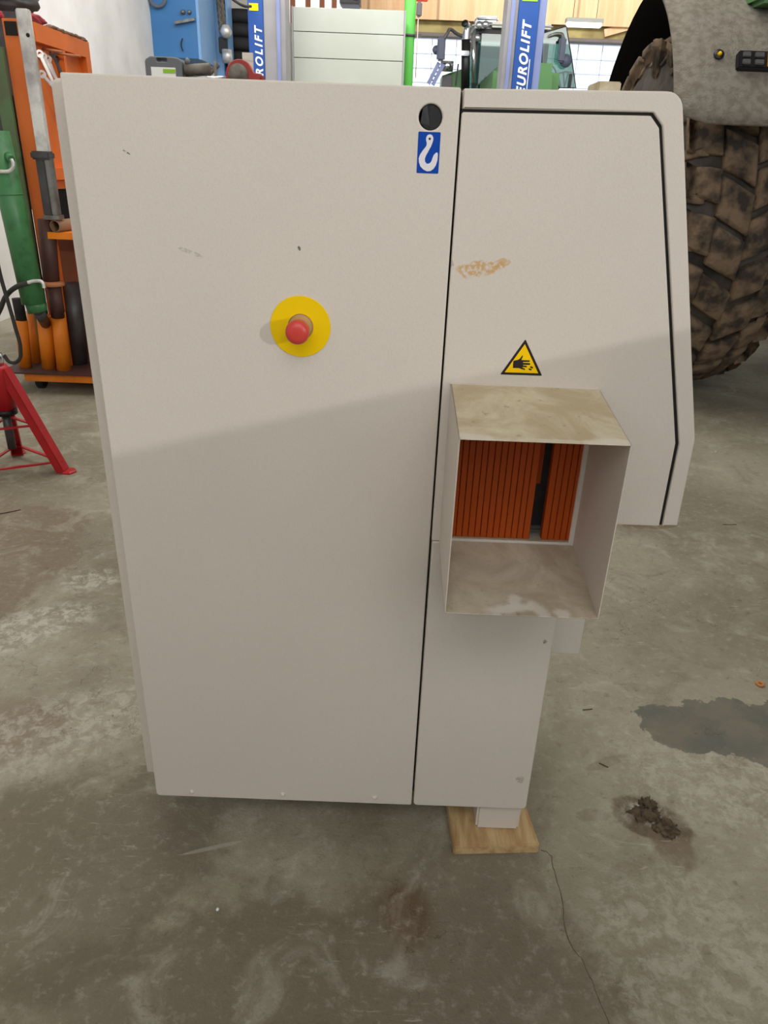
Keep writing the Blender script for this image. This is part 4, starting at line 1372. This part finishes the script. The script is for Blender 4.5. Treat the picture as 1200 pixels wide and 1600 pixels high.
# left mirror
ml = T(690, 76, 11.6)
box('mirror', (T(684, 60, 11.6).x, 11.6, T(690, 95, 11.6).z), (T(697, 60, 11.6).x, 11.68, T(690, 58, 11.6).z), M_mirror, tc_, bev=0.02)
lathe('mirror', [(0, 0), (0.055, 0), (0.045, 0.05), (0, 0.06)], T(682, 78, 11.66), M_mirror, tc_, axis=(0, 1, 0), seg=20)
tube('mirror_arm', [T(694, 60, 11.64), T(699, 52, 11.66), T(704, 46, 11.8), T(716, 54, 11.9), T(738, 60, 12.0)], 0.022, M_pendant, tc_)
# left lattice ladder
for (a, b) in [((686, 98), (669, 131)), ((693, 100), (676, 133))]:
    beam('ladder_rail', T(*a, 11.7), T(*b, 11.7) - Vector((0, 0, 0.0)), 0.02, 0.05, M_liftsky, tc_)
for t in (0.2, 0.4, 0.6, 0.8):
    a = T(686, 98, 11.7).lerp(T(669, 131, 11.7), t)
    b = T(693, 100, 11.7).lerp(T(676, 133, 11.7), t)
    beam('ladder_rung', a, b, 0.015, 0.02, M_darksteel, tc_)
# open side window at the right with the mirror behind it
gl = [(p.x, p.z) for p in (T(848, 52, 11.7), T(885, 41, 11.7), T(893, 90, 11.7), T(900, 137, 11.7), T(846, 137, 11.7))]
ow = plate('open_side_window', [gl], 11.70, 11.712, M_cabglass, tc_)
tube('window_seal', [Vector((q[0], 11.706, q[1])) for q in gl], 0.010, M_black, ow, smooth=False, cyclic=True)
rmx = T(880, 76, 11.6)
mr = boxbm((T(874, 60, 11.6).x, 11.55, T(880, 98, 11.6).z), (T(885, 60, 11.6).x, 11.62, T(880, 58, 11.6).z), 0.02)
obj('mirror', mesh(mr), M_mirror, tc_)
lathe('mirror', [(0, 0), (0.08, 0), (0.07, 0.06), (0, 0.07)], T(884, 95, 11.6), M_mirror, tc_, axis=(0, 1, 0), seg=20)
tube('mirror_arm', [T(850, 62, 11.75), T(860, 56, 11.7), T(872, 53, 11.66), T(879, 55, 11.62), T(879, 60, 11.6)], 0.022, M_steel, tc_)
tube('hose', [T(836, 102, 11.6), T(850, 112, 11.6), T(862, 124, 11.6), T(872, 140, 11.6)], 0.035, M_black, tc_)
lathe('work_light', [(0, 0), (0.07, 0), (0.06, 0.06), (0, 0.08)], T(845, 126, 11.5), M_chrome, tc_, axis=(0, 1, 0), seg=20)
rg_ = bmesh.new()
for pts_ in ([(846, 101), (862, 102), (868, 110), (874, 138)], [(876, 136), (872, 115), (884, 112), (896, 114), (891, 136)], [(880, 112), (882, 138)], [(888, 113), (882, 136)]):
    rg_.from_mesh(tube_mesh([T(*q, 11.9) for q in pts_], 0.010, smooth=False))
obj('guard_rails', mesh(rg_), mat('dark_teal_rail', (40, 66, 66), 0.5), tc_)
box('wiper', (T(888, 136, 11.65).x, 11.66, T(890, 136, 11.65).z), (T(892, 136, 11.65).x, 11.69, T(890, 115, 11.65).z), M_black, tc_)
# wheels
for (wx, wy, R_, w_) in ((0.55, 13.2, 0.95, 0.5), (2.35, 13.2, 0.95, 0.5), (0.75, 10.9, 0.70, 0.4), (2.15, 10.9, 0.70, 0.4)):
    wh = lathe('wheel', [(R_ * 0.5, -w_ * 0.4), (R_ * 0.9, -w_ / 2), (R_, -w_ * 0.4), (R_, w_ * 0.4), (R_ * 0.9, w_ / 2), (R_ * 0.5, w_ * 0.4), (R_ * 0.5, -w_ * 0.4)], (wx, wy, R_), M_rubber, tc_, axis=(1, 0, 0), seg=48)
    lathe('rim', [(0, -w_ * 0.25), (R_ * 0.5, -w_ * 0.3), (R_ * 0.5, w_ * 0.3), (0, w_ * 0.25)], (wx, wy, R_), M_offwhite, wh, axis=(1, 0, 0), seg=32)
# second green fender bits seen right of the lift post
box('rear_mudguard', (T(840, 130, 12.4).x, 12.4, T(850, 150, 12.4).z), (T(858, 130, 12.4).x, 13.6, T(850, 130, 12.4).z), M_tracgreen, tc_, bev=0.03)
box('axle_body', (0.8, 10.4, 0.45), (2.1, 13.6, 1.0), M_darksteel, tc_)

# ================================================================== NEAR TRACTOR REAR (right)
nt_ = thing('farm_tractor', (1.85, 5.15, 0), 'near tractor at the right edge, muddy rear wheel under a dusty grey fender', 'tractor')
R, WX0, WX1 = 1.03, 1.50, 2.19
wc = Vector(((WX0 + WX1) / 2, 5.15, R))
hw = (WX1 - WX0) / 2
pr_ = [(0.50, -hw + 0.10), (0.56, -hw + 0.03), (0.72, -hw), (0.84, -hw + 0.015), (0.93, -hw + 0.06), (0.965, -hw + 0.12), (0.985, -0.12), (0.99, 0.0), (0.985, 0.12), (0.965, hw - 0.12), (0.93, hw - 0.06),
       (0.84, hw - 0.015), (0.72, hw), (0.56, hw - 0.03), (0.50, hw - 0.10)]
tyre = lathe('tyre', pr_ + [pr_[0]], wc, M_tyre, nt_, axis=(1, 0, 0), seg=96)
lathe('rim', [(0, -0.10), (0.2, -0.12), (0.42, -0.08), (0.505, -hw + 0.11), (0.505, hw - 0.11), (0.42, 0.08), (0, 0.1)], wc, M_fender, nt_, axis=(1, 0, 0), seg=48)


def tyre_r(x):
    ax_ = abs(x)
    for (r1, h1), (r2, h2) in zip(pr_[7:], pr_[8:]):
        if h1 <= ax_ <= h2:
            return r1 + (r2 - r1) * (ax_ - h1) / (h2 - h1)
    return 0.95


tread = bmesh.new()
NL = 26
rnd = random.Random(4)
for i in range(NL):
    for row, (xc, wx_, ln, skew, ph) in enumerate([(-0.262, 0.175, 0.175, 0.30, 0.0), (-0.088, 0.170, 0.180, 0.50, 0.45), (0.088, 0.170, 0.180, -0.50, 0.0), (0.262, 0.175, 0.175, -0.30, 0.45)]):
        th = 2 * PI * (i + ph) / NL + rnd.uniform(-0.012, 0.012)
        sx_ = wx_ * rnd.uniform(0.92, 1.12)
        sl = ln * rnd.uniform(0.9, 1.1)
        k_ = rnd.uniform(0.85, 1.15)
        b_ = bmesh.new()
        bmesh.ops.create_cube(b_, size=1)
        bmesh.ops.subdivide_edges(b_, edges=b_.edges[:], cuts=2, use_grid_fill=True)
        for v in b_.verts:
            top = v.co.z > 0.4
            t_ = 0.84 if top else 1.04
            u = v.co.x * sx_ * t_
            w_ = v.co.y * sl * t_ + skew * k_ * u
            nz = noise.noise(Vector((u * 18 + i * 3.1, w_ * 18 + row * 5.7, v.co.z * 2))) * 0.010
            xx = xc + u
            rr_ = tyre_r(xx)
            hh = rr_ + (v.co.z + 0.5) * 0.062 - 0.012 + nz
            ang = th + (w_ + nz) / 1.0
            v.co = Vector((xx, hh * math.cos(ang), hh * math.sin(ang)))
        join(tread, b_)
    # shoulder bars running down the sidewall
    for s in (-1, 1):
        th = 2 * PI * (i + (0.0 if s < 0 else 0.45)) / NL
        b_ = bmesh.new()
        bmesh.ops.create_cube(b_, size=1)
        bmesh.ops.subdivide_edges(b_, edges=b_.edges[:], cuts=2, use_grid_fill=True)
        for v in b_.verts:
            rr_ = 0.91 + v.co.x * 0.13
            off = hw - 0.055 + (0.91 - rr_) * 0.45 + (v.co.z) * 0.05
            ang = th + v.co.y * 0.085 * (0.6 + (v.co.x + 0.5) * 0.5) - s * 0.06
            v.co = Vector((s * off, rr_ * math.cos(ang), rr_ * math.sin(ang)))
        join(tread, b_)
bmesh.ops.translate(tread, vec=wc, verts=tread.verts[:])
tro = obj('tread', mesh(tread), M_lug, tyre, smooth=True)
md_ = tro.modifiers.new('bevel', 'BEVEL')
md_.width = 0.006
md_.segments = 1
# fender: arch shell
fen = bmesh.new()
RF = 1.20
FC = Vector((wc.x, wc.y, wc.z + 0.06))
fx0_, fx1_ = 1.36, 2.6
a_lo, a_hi = math.radians(152), math.radians(98)
prof = []
# angles measured from +y (forward) in the y,z plane; rear face faces the viewer (angle > 90)
NS = 22
left_edge, right_edge = [], []
nx = 12
for i in range(NS + 1):
    t = i / NS
    a_ = math.radians(158.5) + (math.radians(94) - math.radians(158.5)) * t
    rad = RF
    y_ = FC.y + rad * math.cos(a_)
    z_ = FC.z + rad * math.sin(a_)
    rowv = []
    xl_ = 1.330 + 0.05 * (max(0, 0.07 - t) / 0.07) ** 2
    for j in range(nx + 1):
        s_ = j / nx
        xx = xl_ + (fx1_ - xl_) * s_
        edge = 0.04 * max(0, 1 - s_ * 8) ** 2
        corner = 0.03 * max(0, (0.10 - s_) / 0.10) ** 2 * max(0, (0.12 - t) / 0.12)
        rowv.append(fen.verts.new((xx, y_ + edge, z_ + corner)))
    left_edge.append(rowv)
for A, B in zip(left_edge, left_edge[1:]):
    for j in range(nx):
        fen.faces.new((A[j], A[j + 1], B[j + 1], B[j]))
bmesh.ops.recalc_face_normals(fen, faces=fen.faces)
bmesh.ops.solidify(fen, geom=fen.faces[:], thickness=0.02)
fo_ = obj('fender', mesh(fen), M_fender, nt_, smooth=True)
# front half of the arch, black inside
arc = bmesh.new()
rows = []
for i in range(20):
    a_ = math.radians(100 - i * 6.2)
    y_, z_ = FC.y + 1.24 * math.cos(a_), FC.z + 1.24 * math.sin(a_)
    rows.append([arc.verts.new((xx, y_, z_)) for xx in (1.49, 1.9, 2.4)])
for A, B in zip(rows, rows[1:]):
    for j in range(2):
        arc.faces.new((A[j], A[j + 1], B[j + 1], B[j]))
bmesh.ops.solidify(arc, geom=arc.faces[:], thickness=0.03)
obj('wheel_arch', mesh(arc), M_fblack, nt_, smooth=True)
box('side_body', (2.6, 3.9, 0.8), (3.6, 7.2, 2.6), M_fblack, nt_, bev=0.03)
box('axle', (2.1, 5.0, 0.9), (3.6, 5.3, 1.2), M_fblack, nt_)
# switch block
pz = P(1178, 98, 4.0)


def fender_y(z_):
    a_ = math.asin(max(-1, min(1, (z_ - FC.z) / RF)))
    return FC.y - RF * math.cos(a_)


zs_ = 1.80
for _ in range(5):
    ys_ = fender_y(zs_) - 0.012
    zs_ = P(1178, 98, ys_).z
p0, p1 = P(1150, 98, ys_), P(1222, 98, ys_)
tilt = math.atan2(zs_ - wc.z, wc.y - ys_)
sbm = boxbm((p0.x, -0.03, -0.042), (p1.x, 0.012, 0.042), 0.006)
Rm = Matrix.Translation((0, ys_, zs_)) @ Matrix.Rotation(-(PI / 2 - tilt) + PI / 2 - tilt * 0 - (PI / 2 - tilt) * 0, 4, 'X')
Rm = Matrix.Translation((0, ys_, zs_)) @ Matrix.Rotation(-tilt * 0.6, 4, 'X')
sbm.transform(Rm)
sb_ = obj('switch_panel', mesh(sbm), M_black, nt_)
for (pxa, pxb, m_) in ((1155, 1167, M_pendant), (1174, 1188, M_pendant)):
    for zo in (-0.017, 0.017):
        xa_, xb2 = P(pxa, 98, ys_).x, P(pxb, 98, ys_).x
        q = boxbm((xa_, -0.042, zo - 0.012), (xb2, -0.029, zo + 0.012), 0.003)
        q.transform(Rm)
        obj('rocker_switch', mesh(q), m_, sb_)
q = boxbm((P(1194, 98, ys_).x, -0.040, -0.036), (P(1216, 98, ys_).x, -0.029, 0.036), 0.003)
q.transform(Rm)
obj('amber_switch', mesh(q), mat('amber', (224, 160, 40), 0.4), sb_, label='amber rocker')
# recess with small yellow lamp
zr = P(1124, 85, 4.05)
yr = fender_y(zr.z)
zr = P(1124, 85, yr - 0.004)
lathe('lamp_socket', [(0, 0), (0.026, 0), (0.024, 0.006), (0, 0.006)], (zr.x, zr.y + 0.006, zr.z), M_black, nt_, axis=(0, -0.85, 0.5), seg=20)
lathe('marker_lamp', [(0, 0), (0.010, 0), (0.008, 0.012), (0, 0.014)], (zr.x, zr.y - 0.001, zr.z), M_ywarn, nt_, axis=(0, -0.85, 0.5), seg=16)
box('green_edge', (P(1178, 2, 4.4).x, 4.30, P(1190, 3, 4.3).z), (2.6, 4.9, P(1190, 3, 4.3).z + 0.25), M_tracgreen, nt_, bev=0.02)

# unseen light blocker added out of frame, right: its top cuts off the low daylight
wbn = thing('light_blocker', (2.3, -1.6, 0), 'added grey light blocker outside the frame to the right of the camera', 'cabinet')
box('body', (2.0, -3.4, 0.05), (2.6, 0.4, 1.491), M_shelf, wbn, bev=0.003)
box('blocker_top', (1.995, -3.4, 1.491), (2.62, 0.4, 1.521), M_box, wbn)
box('plinth', (2.05, -3.35, 0), (2.55, 0.35, 0.05), M_black, wbn)
